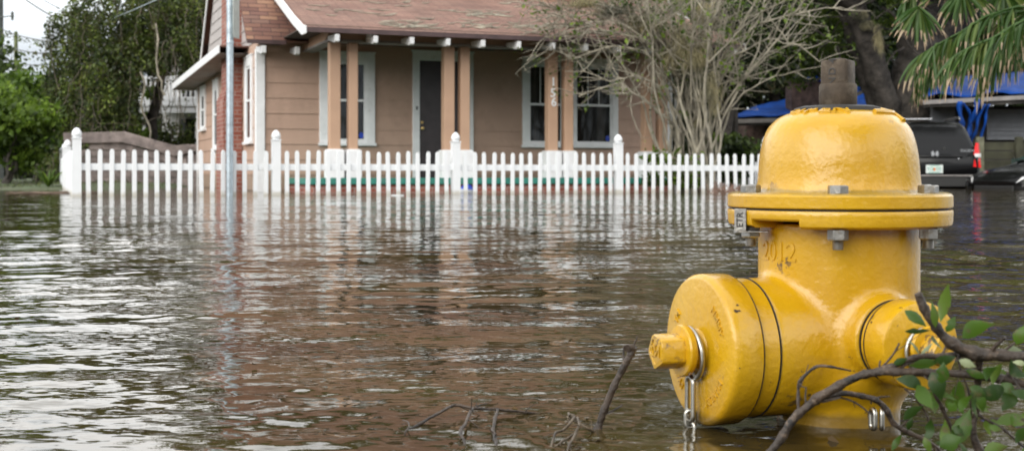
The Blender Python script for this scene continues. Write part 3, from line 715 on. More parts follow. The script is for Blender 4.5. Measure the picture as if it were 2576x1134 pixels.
# chain links dipping into the water by the right nozzle
for k in range(2):
    p = P(2196+(k % 2)*22, 1052+ (k//2)*36, 1.335); p.x -= HX; p.y -= HY; p.z += .004
    m5 = Matrix.Translation(p) @ Matrix.Rotation(R((12, -14, 20, -8)[k]), 4, 'Z') @ Matrix.Rotation(R(90), 4, 'Y')
    mb = MB(); mb.tube(linkpts(m5, .006, -.005, .0045, 0), .0027, 10, closed=True); mb.build('chain_link', M['chrome'], hyd, smooth=60)
# bent tag plate by the left bolt
q = P(1862, 553, 1.40); q.x -= HX; q.y -= HY; q.z += .004
mq = Matrix.Translation(q) @ Matrix.Rotation(R(-15), 4, 'Z')
mb = MB(); mb.box(-.0062, .0066, -.0008, .0008, -.0122, .0122, mq); mb.box(.0050, .0066, .0008, .016, -.0122, .0100, mq)
mb.box(-.0020, .0305, -.0008, .020, -.0136, -.0123, mq)
tg = mb.build('metal_tag', M['steel'], hyd, bevel=.0006)
mb = MB(); vs, fs = textmesh('ETR', .0098, .0003); mb.add([mq @ Vector((-v.y, -.0010-v.z, v.x)) for v in vs], fs); mb.build('stamped_letters', M['rubber'], tg)
# year cast on the barrel
mb = MB(); vs, fs = textmesh('2012', .0300, .0016); aa0 = math.atan2(-.0445, -.0795)
out = []
for v in vs:
    ang = R(-151.5)+v.x/.0895*.93; rr_ = .0888+v.z*1.1+.0003; out.append((rr_*math.cos(ang), rr_*math.sin(ang), .1945+v.y))
mb.add(out, fs); mb.build('raised_year', M['yellow'], body, smooth=30)

M['chipdark'] = simple('bare_rusty_iron', (.045, .028, .018), .8, var=.4, scale=90)
def chip(par, m4, rad, ang, z0, w_, h_, seed):
    r = random.Random(seed); n = 14; vs = [m4 @ Vector((rad*math.cos(R(ang)), rad*math.sin(R(ang)), z0))]
    for k in range(n):
        t = 2*math.pi*k/n; q = r.uniform(.45, 1.1); aa = R(ang)+w_*q*math.cos(t)/rad; vs.append(m4 @ Vector((rad*math.cos(aa), rad*math.sin(aa), z0+h_*q*math.sin(t))))
    mb = MB(); mb.add(vs, [(0, 1+k, 1+(k+1) % n) for k in range(n)]); o = mb.build('paint_chip', M['chipdark'], par); s_ = o.modifiers.new('thickness', 'SOLIDIFY'); s_.thickness = .0003; s_.offset = 0
chip(capA, mA, .0829, -54, -.0115, .0022, .0050, 1); chip(capA, mA, .0829, -49, -.0145, .0012, .0020, 2); chip(capA, mA, .0830, -96, -.006, .0009, .0008, 3)
mH0 = axmat(hd, HZ, .152)
chip(hyd, mH0, .0464, 53, -.0335, .0040, .0022, 4); chip(hyd, mH0, .0464, 60, -.030, .0016, .0012, 5); chip(hyd, mH0, .0464, 120, -.012, .0022, .0014, 6)
# ------------------------------------------------------------------ the house (local: x along the front, y into the lot)
HA = R(20.5); HO = Vector((-4.2047, 21.0896, 0))
ux_, uy_ = math.cos(HA), math.sin(HA); vx_, vy_ = -uy_, ux_
def S(px, t): k = (px-1288)/F; return (k*(HO.y+t*vy_)-HO.x-t*vx_)/(ux_-k*uy_)
def T(px, s): k = (px-1288)/F; return (k*(HO.y+s*uy_)-HO.x-s*ux_)/(vx_-k*vy_)
def ZZ(py, s, t): return H+(440-py)*(HO.y+s*uy_+t*vy_)/F
house = empty('bungalow', HO, HA, 'tan one-storey bungalow with porch, brick chimney and brown shingle roof, number 156', 'house')
WH = 2.62; HW = 7.62; HD = 8.27
# lap-sided walls
def lapwall(mb, s0, s1, t0, t1, z0, z1, out, step=.256, zz0=.02):
    """boards as shallow wedges, lower edge proud; runs (s0,t0)->(s1,t1), outward normal out"""
    z = zz0-step*3; o = Vector((out[0], out[1], 0))
    a = Vector((s0, t0, 0)); b = Vector((s1, t1, 0))
    while z < z1:
        za, zb = max(z, z0), min(z+step, z1)
        if zb > za:
            p = [a+o*.016, b+o*.016, b+o*.002, a+o*.002]
            q = [Vector((p[0].x, p[0].y, za)), Vector((p[1].x, p[1].y, za)), Vector((p[2].x, p[2].y, zb)), Vector((p[3].x, p[3].y, zb)),
                 Vector((a.x, a.y, za)), Vector((b.x, b.y, za))]
            mb.add(q, [(0, 1, 2, 3), (4, 5, 1, 0)])
        z += step
mb = MB()
mb.box(0, HW, .0, .12, -.3, WH); lapwall(mb, 0, HW, 0, 0, -.3, WH, (0, -1))
mb.build('front_wall', M['tan'], house)
mb = MB(); mb.box(.0, .12, .125, HD, -.3, WH+.1); lapwall(mb, 0, 0, HD, .0, -.3, WH, (-1, 0)); mb.build('side_wall', M['tan'], house)
mb = MB(); mb.box(HW-.12, HW, .125, HD, -.3, WH); lapwall(mb, HW, HW, 0, HD, -.3, WH, (1, 0)); mb.box(.125, HW-.125, HD-.12, HD-.002, -.3, WH); mb.build('rear_wall', M['tan'], house)
# steep main roof and gable
ez, et, sl_ = 2.46, -.52, 1.0; rt = 3.43; rz_ = ez+(rt-et)*sl_; bt = 7.05
mb = MB(); g0 = .25
zg = 2.50
mb.add([(0, .10, zg), (0, 6.75, zg), (0, rt, rz_-.16), (-.02, .10, zg), (-.02, 6.75, zg), (-.02, rt, rz_-.16)], [(3, 5, 4), (0, 1, 2), (0, 3, 4, 1), (0, 2, 5, 3), (1, 4, 5, 2)])
zz = zg+.1
while zz < rz_-.5:
    k = (zz-zg)/(rz_-.16-zg); a_, b_ = .10+k*(rt-.10)+.05, 6.75-k*(6.75-rt)-.05
    mb.box(-.034, -.021, a_, b_, zz, zz+.016); zz += .2
mb.build('gable', M['grey'], house)
mb = MB(); mb.add([(HW, .10, zg), (HW, 6.75, zg), (HW, rt, rz_-.16), (HW+.02, .10, zg), (HW+.02, 6.75, zg), (HW+.02, rt, rz_-.16)], [(3, 4, 5), (0, 2, 1), (0, 1, 4, 3), (0, 3, 5, 2), (1, 2, 5, 4)]); mb.build('gable', M['grey'], house)
def roofslab(mb, s0, s1, ta, za, tb, zb, th=.05, v0=0):
    L_ = math.hypot(tb-ta, zb-za); n = Vector((0, -(zb-za), (tb-ta))).normalized()
    if n.z < 0: n = -n
    p = [Vector((s0, ta, za)), Vector((s1, ta, za)), Vector((s1, tb, zb)), Vector((s0, tb, zb))]
    q = [x-n*th for x in p]
    c = [(s0, v0), (s1, v0), (s1, v0+L_), (s0, v0+L_)]; e = [(0, 0), (.3, 0), (.3, .05), (0, .05)]
    fs = [(0, 1, 2, 3), (7, 6, 5, 4), (4, 5, 1, 0), (5, 6, 2, 1), (6, 7, 3, 2), (7, 4, 0, 3)]
    if tb < ta: fs = [f[::-1] for f in fs]; uv = [[c[k] for k in (3, 2, 1, 0)]]+[e]*5
    else: uv = [c]+[e]*5
    mb.add(p+q, fs, uv)
mb = MB(); roofslab(mb, -.27, HW+.3, et, ez, rt, rz_); roofslab(mb, -.10, HW+.3, bt, 2.72, rt+.001, rz_-.001, v0=.7)
mb.box(-.10, HW+.3, rt-.09, rt+.09, rz_-.05, rz_+.02)
roofslab(mb, -.05, HW+.3, 8.85, 2.34, 6.95, 2.74)
roof = mb.build('main_roof', M['roof1'], house)
mb = MB()
roofslab(mb, -.50, .0, 0.95, 2.50, 8.85, 2.36, th=.03)
# side pent strip with white fascia and soffit
mb.build('pent_roof', M['roof1'], house)
mb = MB(); mb.add([(-.53, .95, 2.36), (-.53, 8.88, 2.23), (-.53, 8.88, 2.37), (-.53, .95, 2.50), (-.505, .95, 2.36), (-.505, 8.88, 2.23), (-.505, 8.88, 2.37), (-.505, .95, 2.50)],
  [(0, 3, 2, 1), (4, 5, 6, 7), (0, 1, 5, 4), (3, 7, 6, 2), (0, 4, 7, 3), (1, 2, 6, 5)])
mb.box(-.53, .4, 8.86, 8.90, 2.22, 2.36); mb.build('fascia', M['trim'], house)
mb = MB(); mb.add([(-.505, .95, 2.37), (-.005, .95, 2.37), (-.005, 8.85, 2.25), (-.505, 8.85, 2.25)], [(0, 3, 2, 1)]); mb.build('soffit', M['beam'], house)
for s0, s1 in ((-.125, -.103), (HW+.302, HW+.33)):
    for ta, za, tb, zb in ((et, ez+.01, rt, rz_+.01), (bt, 2.73, rt, rz_+.01)):
        if s0 < 0 and ta < 0: continue
        mb = MB()
        mb.add([(s, t, z) for s in (s0, s1) for t, z in ((ta, za-.17), (tb, zb-.17), (tb, zb), (ta, za))], [(0, 1, 2, 3), (7, 6, 5, 4), (0, 4, 5, 1), (1, 5, 6, 2), (2, 6, 7, 3), (3, 7, 4, 0)])
        mb.build('rake_board', M['trim'], house)
# front eave of the main roof: drip edge and rafter tails
mb = MB(); mb.box(-.27, .36, et-.03, et-.002, ez-.065, ez-.002); mb.build('drip_edge', M['fascia'], house)
def tail(t0, t1, z, s, w=.068, h=.13):
    mb = MB(); c = [(t0, z), (t1, z+(t1-t0)*.33)]
    pts = [(t0, z-.02), (t0+.015, z-h+.01), (t0+.06, z-h-.01), (t1, z-h+.07), (t1, z)]
    vs = [(s-w/2, a, b) for a, b in pts]+[(s+w/2, a, b) for a, b in pts]; n = 5
    mb.add(vs, [tuple(range(n)), tuple(range(2*n-1, n-1, -1))]+[(i, n+i, n+(i+1) % n, (i+1) % n) for i in range(n)])
    return mb.build('rafter_tail', M['trim'], house)
for s in (-.0, .55): tail(et-.03, -.02, ez-.075, s, h=.14)
mb = MB(); mb.box(.0, .36, et+.0, -.02, ez-.03, ez-.005); mb.build('eave_underside', M['soffit'], house)
# porch roof
pt, pz, ps = -2.45, 2.475, .335; tj = .52
s_l, s_r = .31, 7.75
mb = MB(); zt_ = pz+(tj-pt)*ps
roofslab(mb, s_l, s_r, pt, pz, tj+.1, zt_+.1*ps, th=.045)
proof = mb.build('porch_roof', M['roof2'], house)
mb = MB(); mb.box(s_l-.01, s_r, pt-.028, pt-.003, pz-.075, pz-.004); mb.build('drip_edge', M['fascia'], house)
for (sa, sb) in ((s_l-.035, s_l-.004), (s_r+.004, s_r+.035)):
    pp = [(pt-.04, pz-.0), (pt+.18, pz+.035), (pt+.9, pz+.27), (tj, zt_+.03)]; dn = .15
    vs = []; mb = MB()
    for s in (sa, sb):
        vs += [(s, t, z+.012) for t, z in pp]+[(s, t, z+.012-dn*(.75 if i == 0 else 1)) for i, (t, z) in enumerate(pp)]
    n = 8; fs = []
    for i in range(3): fs += [(i, i+1, 5+i, 4+i), (n+i, n+4+i, n+5+i, n+i+1), (i, n+i, n+i+1, i+1), (4+i, 5+i, n+5+i, n+4+i)]
    fs += [(0, 4, n+4, n), (3, n+3, n+7, 7)]
    mb.add(vs, fs); mb.build('rake_board', M['trim'], house)
for px in (848, 945, 1036, 1127, 1215, 1305, 1391, 1474): tail(pt-.02, pt+.5, pz-.075, S(px, pt))
for s in (5.43, 6.0, 6.57, 7.11, 7.6): tail(pt-.02, pt+.5, pz-.075, s)
# porch ceiling, beams
mb = MB(); mb.box(s_l+.02, s_r-.02, pt+.1, -.02, 2.50, 2.52); mb.build('porch_ceiling', M['soffit'], house)
bl = S(829, -1.84)
mb = MB(); mb.box(bl-.02, 7.4, -1.93, -1.76, 2.36, 2.50); mb.build('porch_beam', M['tan'], house)
mb = MB(); mb.box(bl-.05, 4.35, -1.96, -1.73, 2.32, 2.358); mb.box(4.36, 5.95, -1.975, -1.72, 2.32, 2.47); mb.build('beam_board', M['beam'], house, bevel=.006)
mb = MB(); mb.box(bl-.03, bl+.12, -1.75, -.02, 2.36, 2.62); mb.add([(bl-.05, -2.2, 2.50), (bl-.05, -1.75, 2.36), (bl-.05, -.02, 2.36), (bl-.05, -.02, 3.2), (bl-.032, -2.2, 2.50), (bl-.032, -1.75, 2.36), (bl-.032, -.02, 2.36), (bl-.032, -.02, 3.2)], [(0, 1, 2, 3), (7, 6, 5, 4), (0, 4, 5, 1), (1, 5, 6, 2), (2, 6, 7, 3), (3, 7, 4, 0)]); mb.build('end_beam', M['tanpost'], house)
mb = MB(); mb.box(bl-.06, bl+.14, -1.74, -.03, 2.325, 2.357); mb.build('beam_board', M['beam'], house)
mb = MB(); mb.box(6.62, 6.74, -1.75, -.02, 2.36, 2.6); mb.build('end_beam', M['tanpost'], house)
# porch deck
dl, dr = .476, 6.70
mb = MB(); mb.box(dl, dr, -2.0, -.02, .128, .226); mb.build('porch_deck', M['deck'], house, bevel=.008)
mb = MB(); mb.box(dl+.04, dr-.04, -1.96, -.03, -.3, .126, uv=True); mb.build('porch_footing', M['brick'], house)
# paired posts on white block bases
def post(a, b, blk=True):
    s0, s1 = S(a, -1.92), S(b, -1.92); mb = MB(); mb.box(s0, s1, -1.92, -1.75, .6, 2.318); p_ = mb.build('porch_post', M['tanpost'], house, bevel=.012)
    mb = MB(); mb.box(s0-.045, s1+.045, -1.985, -1.70, .228, .655); mb.box(s0-.03, s1+.03, -1.97, -1.715, .655, .672); mb.build('post_base', M['trim'], p_, bevel=.018); return p_
for a, b in ((830, 857), (878, 901), (1117.5, 1144), (1159, 1182.5), (1379.5, 1404), (1421, 1443), (1622, 1642), (1660, 1680)):
    p_ = post(a, b)
    if a == 1379.5:
        sm = (S(a, -1.92)+S(b, -1.92))/2; mb = MB()
        for ch, py, dx in (('1', 207, 0), ('5', 235, -.006), ('6', 258, .008)):
            vs, fs = textmesh(ch, .20, .008); z = ZZ(py, sm, -1.93)
            mb.add([(sm+dx+v.x*1.0, -1.925-v.z, z+v.y) for v in vs], fs)
        mb.build('house_number', M['white'], p_)
# chimney
mb = MB(); mb.box(-.35, -.02, 1.64, 2.55, -.3, 1.62, uv=True); mb.box(-.29, .12, 1.70, 2.32, 1.62, rz_+.55, uv=True)
for t_, d_ in ((0, 0),): mb.add([(-.35, 1.64, 1.62), (-.02, 1.64, 1.62), (-.02, 1.70, 1.80), (-.29, 1.70, 1.80), (-.35, 2.55, 1.62), (-.02, 2.55, 1.62), (-.02, 2.32, 1.80), (-.29, 2.32, 1.80)],
   [(0, 1, 2, 3), (5, 4, 7, 6), (4, 0, 3, 7), (1, 5, 6, 2)], [[(0, 0), (.33, 0), (.33, .2), (0, .2)]]*4)
mb.box(-.33, .16, 1.66, 2.36, rz_+.55, rz_+.65, uv=True)
mb.build('chimney', M['brick'], house)
# corner boards
for bx6 in ((-.045, .10, -.048, -.017, -.3, 2.40), (-.048, -.017, -.0165, .09, -.3, 2.36), (HW-.10, HW+.045, -.048, -.017, -.3, 2.6), (HW+.017, HW+.048, -.0165, .09, -.3, 2.6), (-.045, -.017, HD-.09, HD+.02, -.3, 2.25)):
    mb = MB(); mb.box(*bx6); mb.build('corner_board', M['trim'], house, bevel=.005)
mb = MB(); mb.tube([(HW+.09, -.12, 2.3), (HW+.08, -.14, 1.9), (HW+.1, -.13, 1.3), (HW+.09, -.13, .6), (HW+.1, -.13, -.2)], .04, 10); mb.build('downspout', M['trim'], house, smooth=50)
# windows and door in the front wall
def window(s0, s1, z0, z1, zm, cas=.115, mull=0, xface=None, sticker=False):
    """double-hung: casing, sill (part), sashes and panes (sub-parts). xface None = front wall"""
    if xface is None: tr = lambda s, t, z: (s, t, z)
    else: tr = lambda s, t, z: (t, s, z)            # on the left wall: outward is -x
    def bx(mb, a, b, c, d, e, f):
        p = [tr(x, y, z) for z in (e, f) for x, y in ((a, c), (b, c), (b, d), (a, d))]
        fs = [(0, 3, 2, 1), (4, 5, 6, 7), (0, 1, 5, 4), (1, 2, 6, 5), (2, 3, 7, 6), (3, 0, 4, 7)]
        if xface is not None: fs = [q[::-1] for q in fs]
        mb.add(p, fs)
    mb = MB(); c = cas
    bx(mb, s0, s0+c, -.045, .0, z0+.05, z1); bx(mb, s1-c, s1, -.045, .0, z0+.05, z1); bx(mb, s0-.012, s1+.012, -.052, .0, z1+.001, z1+.03)
    bx(mb, s0+c, s1-c, -.043, .0, z1-c, z1); bx(mb, s0-.02, s1+.02, -.075, .0, z0-.0, z0+.048)
    f = mb.build('window', M['trim'], house, bevel=.004)
    a, b, lo, hi = s0+c, s1-c, z0+.048, z1-c; r = .045
    mb = MB()
    bx(mb, a, a+r, -.036, -.012, lo, zm+.02); bx(mb, b-r, b, -.036, -.012, lo, zm+.02); bx(mb, a+r, b-r, -.034, -.012, lo, lo+.07); bx(mb, a, b, -.040, -.010, zm-.02, zm+.02)
    bx(mb, a, a+r, -.030, -.008, zm+.021, hi); bx(mb, b-r, b, -.030, -.008, zm+.021, hi); bx(mb, a+r, b-r, -.028, -.008, hi-r, hi)
    for k in range(mull):
        xm = a+r+(b-a-2*r)*(k+1)/(mull+1); bx(mb, xm-.009, xm+.009, -.026, -.018, zm+.021, hi-r)
    mb.build('sash', M['trim'], f, bevel=.002)
    mb = MB(); bx(mb, a+.01, b-.01, -.0215, -.0165, lo+.01, hi-.01); mb.build('pane', M['glass'], f)
    if sticker:
        mb = MB(); vs = [Vector((math.cos(R(22.5+45*k))*.045, 0, math.sin(R(22.5+45*k))*.055)) for k in range(8)]
        sx_ = b-.085; zz_ = lo+.13
        mb.add([tr(sx_+v.x, -.0235, zz_+v.z) for v in vs]+[tr(sx_+v.x, -.022, zz_+v.z) for v in vs], [tuple(range(7, -1, -1)), tuple(range(8, 16))]+[(i, (i+1) % 8, 8+(i+1) % 8, 8+i) for i in range(8)])
        mb.build('sticker', M['stickerblue'], f)
    return f
window(1.019, 1.975, .77, 2.34, 1.54, .15, 0, sticker=True)
window(4.679, 5.56, .765, 2.36, 1.54, .105, 2)
window(5.572, 6.557, .765, 2.36, 1.54, .12, 2, sticker=True)
# left wall windows: argument s runs along the wall
window(.46, 1.27, .80, 2.30, 1.55, .16, 0, xface=1)
window(4.75, 5.55, .77, 2.20, 1.5, .16, 0, xface=1)
window(6.85, 7.75, 1.23, 2.20, 1.7, .16, 0, xface=1)
d0, d1, dz = 2.767, 3.624, 2.257
mb = MB(); mb.box(2.645, d0, -.05, 0, .226, dz+.15); mb.box(d1, 3.749, -.05, 0, .226, dz+.15); mb.box(d0, d1, -.048, 0, dz, dz+.15); mb.box(2.625, 3.77, -.06, 0, dz+.151, dz+.18); dc = mb.build('door_casing', M['trim'], house, bevel=.004)
mb = MB(); mb.box(2.70, 2.73, -.062, -.052, 1.40, 1.46); mb.build('doorbell', M['black'], dc)
mb = MB(); mb.box(d0+.003, d1-.003, -.03, -.017, .23, dz-.003)
for a, b, c, d in ((.12, .40, 1.45, 1.88), (.46, .74, 1.45, 1.88), (.12, .40, .85, 1.35), (.46, .74, .85, 1.35), (.12, .40, .38, .75), (.46, .74, .38, .75)): mb.box(d0+a, d0+b, -.036, -.031, c, d)
door = mb.build('front_door', M['dark'], house, bevel=.004)
mb = MB(); kx = S(1059.5, -.05)
mb.lathe([(0, 0), (.03, 0), (.03, .008), (.012, .012), (.012, .04), (.028, .048), (.03, .062), (.018, .075), (0, .077)], 16, Matrix.Translation((kx+.02, -.03, 1.08)) @ Matrix.Rotation(R(90), 4, 'X'))
mb.lathe([(0, 0), (.026, 0), (.026, .014), (.01, .02), (0, .02)], 16, Matrix.Translation((kx+.02, -.03, 1.18)) @ Matrix.Rotation(R(90), 4, 'X'))
mb.build('handle', M['brass'], door, smooth=40)
mb = MB(); mb.box(1.30, 1.42, pt+.14, pt+.32, 2.36, 2.46); mb.build('porch_lamp', M['trim'], house, bevel=.01)
# oak debris lying on the porch roof
mb = MB(); rr_ = random.Random(5)
for k in range(230):
    if k < 150: cx, ct = rr_.choice(((1.9, -2.1), (3.1, -1.9), (4.1, -1.75), (4.6, -1.6), (5.2, -1.9), (3.6, -1.0), (5.5, -1.3), (4.9, -2.1)))
    else: cx, ct = rr_.uniform(.6, 7), rr_.uniform(-2.3, .2)
    s = cx+rr_.gauss(0, .22); t = min(.3, max(pt+.05, ct+rr_.gauss(0, .09))); z = pz+(t-pt)*ps+.012; a = rr_.gauss(0, .35); l = rr_.uniform(.05, .28)
    p0 = Vector((s, t, z)); p1 = p0+Vector((l*math.cos(a), l*math.sin(a), l*math.sin(a)*ps)); p2 = p1+Vector((l*.6*math.cos(a+.5), l*.6*math.sin(a+.5), l*.6*math.sin(a+.5)*ps+.01))
    mb.tube([p0, p1, p2], [.006, .010, .004], 4)
o = mb.build('roof_debris', M['palebark'], None); o.location = HO; o.rotation_euler = (0, 0, HA); tag(o, 'grey twigs and moss scattered over the porch roof shingles', 'debris', kind='stuff')

# ------------------------------------------------------------------ picket fence
def fpt(px):                       # the fence line on the ground
    d = 18.24*8690/(9836-px); return Vector(((px-1288)/F*d, d, 0))
A0 = fpt(193); D0 = (fpt(1146)-A0).normalized(); PL = (fpt(1146)-A0).length/2
fence = empty('picket_fence', A0, math.atan2(D0.y, D0.x), 'white vinyl picket fence with ball-topped posts across the flooded front yard', 'fence')
pm = MB()
def picket_mesh():
    mb = MB(); w_, t_ = .058, .022; zt2 = ZT
    pts = [(-w_/2, -.25), (w_/2, -.25), (w_/2, zt2-.045), (w_/2*.86, zt2-.02), (w_/2*.5, zt2-.004), (0, zt2), (-w_/2*.5, zt2-.004), (-w_/2*.86, zt2-.02), (-w_/2, zt2-.045)]
    n = len(pts); mb.add([(x, -t_/2, z) for x, z in pts]+[(x, t_/2, z) for x, z in pts], [tuple(range(n)), tuple(range(2*n-1, n-1, -1))]+[(i, n+i, n+(i+1) % n, (i+1) % n) for i in range(n)])
    return mb
ZT = .605; pick_me = picket_mesh().build('picket', M['fencewhite'], fence, bevel=.004)
def post_mb():
    mb = MB(); mb.box(-.056, .056, -.056, .056, -.25, .742)
    mb.box(-.064, .064, -.064, .064, .742, .758); mb.lathe([(.045, .758), (.046, .764), (.055, .772), (.063, .790), (.064, .805), (.060, .826), (.048, .850), (.030, .872), (.012, .884), (0, .887)], 20)
    return mb
post_me = post_mb().build('fence_post', M['fencewhite'], fence, smooth=40)
def cp(o, parent, loc, rz=0, rx=0, ry=0):
    c = o.copy(); COL.objects.link(c); c.parent = parent; c.location = loc; c.rotation_euler = (rx, ry, rz); return c
first = [True, True]
def run(parent, a, b, n, rz, pick, first_p, zsc=1, lean=()):
    a, b = Vector(a), Vector(b)
    for k in range(n):
        p = a+(b-a)*(k+1)/(n+1); ry = rr_.gauss(0, .012)
        if k in lean: ry = -.035
        if first_p[0]: pick.location = p; pick.rotation_euler = (0, ry, rz); first_p[0] = False; o = pick
        else: o = cp(pick, parent, p, rz, 0, ry)
        o.location.z = rr_.gauss(0, .005)
        o.scale.z = zsc
fp = [True]
np_ = 5
for k in range(np_):
    o = post_me if k == 0 else cp(post_me, fence, (k*PL, 0, 0))
for k in range(4):
    x0, x1 = k*PL, (k+1)*PL
    run(fence, (x0, -.035, 0), (x1, -.035, 0), 17, 0, pick_me, fp, lean=(16,) if k == 1 else ())
    mb = MB(); mb.box(x0+.052, x1-.052, -.022, .022, .335, .425); mb.build('rail', M['fencewhite'], fence, bevel=.005)
    mb = MB(); mb.box(x0+.052, x1-.052, -.022, .022, -.22, -.14); mb.build('rail', M['fencewhite'], fence, bevel=.005)
# side run going back along the lot
loc2 = lambda px, d: fence.matrix_basis.inverted() @ Vector(((px-1288)/F*d, d, 0))
bpy.context.view_layer.update()
side = [Vector((0, 0, 0))]
Dv = Vector((vx_, vy_, 0)); rotl = Matrix.Rotation(-math.atan2(D0.y, D0.x), 4, 'Z')
dl_ = (rotl @ Dv).normalized(); arz = math.atan2(dl_.y, dl_.x)
sdir = Vector((-.347, .938, 0)).normalized(); sz = math.atan2(sdir.y, sdir.x)
fence3 = empty('picket_fence', A0+sdir*.08, sz, 'side length of the white picket fence running back from the left corner post', 'fence')
p3 = cp(pick_me, fence3, (0, 0, 0)); fp3 = [True]; cuts = (0, 5.95, 8.2, 12.0)
for a, b in zip(cuts, cuts[1:]):
    cp(post_me, fence3, (b, 0, 0)); run(fence3, (a, .035, 0), (b, .035, 0), int((b-a)/.142)-1, 0, p3, fp3)
    mb = MB(); mb.box(a+.056, b-.056, -.022, .022, .335, .425); mb.build('rail', M['fencewhite'], fence3, bevel=.005)
# a second, far length of the same fence behind the bare shrub
g2 = Vector(((1799-1288)/F*29.6, 29.6, 0))
fence2 = empty('garden_fence', g2, R(8), 'short far white picket fence at the back, right of the bare shrub', 'fence')
pk2 = MB(); ZT = .605
p2 = cp(pick_me, fence2, (0, 0, 0)); q2 = cp(post_me, fence2, (0, 0, 0)); cp(post_me, fence2, (.52, 0, 0))
fp2 = [True]; run(fence2, (.52, -.03, 0), (2.6, -.03, 0), 13, 0, p2, fp2); run(fence2, (0, -.03, 0), (.52, -.03, 0), 2, 0, p2, fp2)
mb = MB(); mb.box(.57, 2.6, -.02, .02, .335, .425); mb.box(.052, .468, -.02, .02, .335, .425); mb.build('rail', M['fencewhite'], fence2, bevel=.005)
for o in fence2.children:
    if not o.name.startswith('rail'): o.location.z += -.02

# ------------------------------------------------------------------ street sign pole
d = 17.0; q = P(577, 440, d)
sp_ = empty('street_sign_pole', (q.x, q.y, 0), 0, 'grey galvanised steel sign pole standing in the water before the chimney', 'sign pole')
mb = MB(); mb.tube([(0, 0, -.4), (.008, 0, 1.2), (.012, 0, 3.4)], .047, 20); mb.lathe([(.048, 2.02), (.0495, 2.03), (.0495, 2.05), (.048, 2.06)], 20, Matrix.Translation((.01, 0, 0))); mb.build('pole', M['galv'], sp_, smooth=50)
mb = MB(); sgn = Matrix.Translation((.098, -.03, 2.36)) @ Matrix.Rotation(R(78), 4, 'Z')
pts = [(-.30, -.26), (.30, -.26), (.34, -.22), (.34, .42), (.30, .46), (-.30, .46), (-.34, .42), (-.34, -.22)]
pts = [(x*.30, z) for x, z in pts]
n = 8; mb.add([sgn @ Vector((x, -.002, z)) for x, z in pts]+[sgn @ Vector((x, .002, z)) for x, z in pts], [tuple(range(n)), tuple(range(2*n-1, n-1, -1))]+[(i, n+i, n+(i+1) % n, (i+1) % n) for i in range(n)])
mb.build('sign_plate', M['signback'], sp_)
for z in (ZZ(15, 0, 0)*0+H+(440-15)*d/F, H+(440-82)*d/F):
    mb = MB(); mb.box(.045, .095, -.022, .022, z-.03, z+.03); mb.box(.04, .10, -.012, .012, z+.005, z+.045); br_ = mb.build('bracket', M['black'], sp_, bevel=.004)
    mb = MB(); mb.lathe([(.0485, z-.012), (.0505, z-.010), (.0505, z+.010), (.0485, z+.012)], 20, Matrix.Translation((.01, 0, 0))); mb.build('band', M['galv'], br_, smooth=40)

# ------------------------------------------------------------------ small floating things
def ball():
    c = P(1174, 482, 18.7); rad = .105
    m, N, L, B = mat('blue_and_white_ball'); tc = N.new('ShaderNodeTexCoord'); sp = N.new('ShaderNodeSeparateXYZ'); L.new(tc.outputs['Object'], sp.inputs[0])
    n = N.new('ShaderNodeTexNoise'); n.inputs['Scale'].default_value = 14; L.new(tc.outputs['Object'], n.inputs['Vector'])
    ma = N.new('ShaderNodeMath'); ma.operation = 'MULTIPLY_ADD'; L.new(n.outputs['Fac'], ma.inputs[0]); ma.inputs[1].default_value = .08; L.new(sp.outputs['Z'], ma.inputs[2])
    r = ramp(N, [(.055, (.75, .78, .85)), (.09, (.01, .07, .55))], 'LINEAR'); L.new(ma.outputs[0], r.inputs['Fac']); L.new(r.outputs['Color'], B.inputs['Base Color']); B.inputs['Roughness'].default_value = .35
    mb = MB(); mb.lathe([(max(0, rad*math.sin(a)), -rad*math.cos(a)) for a in [math.pi*k/20 for k in range(21)]], 28)
    o = mb.build('play_ball', m, None, smooth=60); o.location = (c.x, c.y, .035); tag(o, 'blue and white ball floating behind the picket fence below the door', 'ball')
ball()
c = PW(1000, 492, .0); mb = MB(); mb.prism([(.09*math.cos(R(a))*(1+.2*math.sin(a)), .035*math.sin(R(a))) for a in range(0, 360, 30)], 0, .012); o = mb.build('foam_scrap', M['whiteplastic'], None, bevel=.003); o.location = (c.x, c.y, .0); tag(o, 'small flat white scrap floating by the fence left of the door', 'litter')
# ------------------------------------------------------------------ vegetation helpers
rv = random.Random(21)
def wob(p, k, seed=0.0): return Vector(noise.noise_vector(Vector(p)*k+Vector((seed, seed*1.7, -seed))))
def branchline(p, d, L_, n, bendy, up=0.0, seed=None):
    pts = [Vector(p)]; d = Vector(d).normalized(); st = L_/n
    for i in range(n):
        d = (d+Vector((rv.gauss(0, bendy), rv.gauss(0, bendy), rv.gauss(0, bendy)+up))).normalized()
        pts.append(pts[-1]+d*st)
    return pts
def taper(r0, r1, n): return [r0+(r1-r0)*i/n for i in range(n+1)]
def clump_cloud(clumps, n, fill=.35, seed=0):
    """leaf centres in ellipsoidal clumps (c, (rx, ry, rz)); mostly near each clump's skin, broken by noise"""
    r = np.random.default_rng(seed); out = []
    wts = np.array([a[0]*a[1]*a[2] for _, a in clumps])**(2/3); wts /= wts.sum()
    cnt = r.multinomial(n, wts)
    for (c, a), m in zip(clumps, cnt):
        v = r.normal(size=(m, 3)); v /= np.linalg.norm(v, axis=1)[:, None]
        rad = (1-fill*r.random(m)**1.5)
        ph = r.uniform(0, 6.28, 3); k = 3.2
        lump = 1+.20*np.sin(k*v[:, 0]*2+ph[0])*np.sin(k*v[:, 2]*2+ph[1])+.10*np.sin(9*v[:, 1]+ph[2]+4*v[:, 0])
        out.append(np.array(c)+v*np.array(a)*(rad*lump)[:, None]+r.normal(size=(m, 3))*.04*min(a))
    return np.concatenate(out)
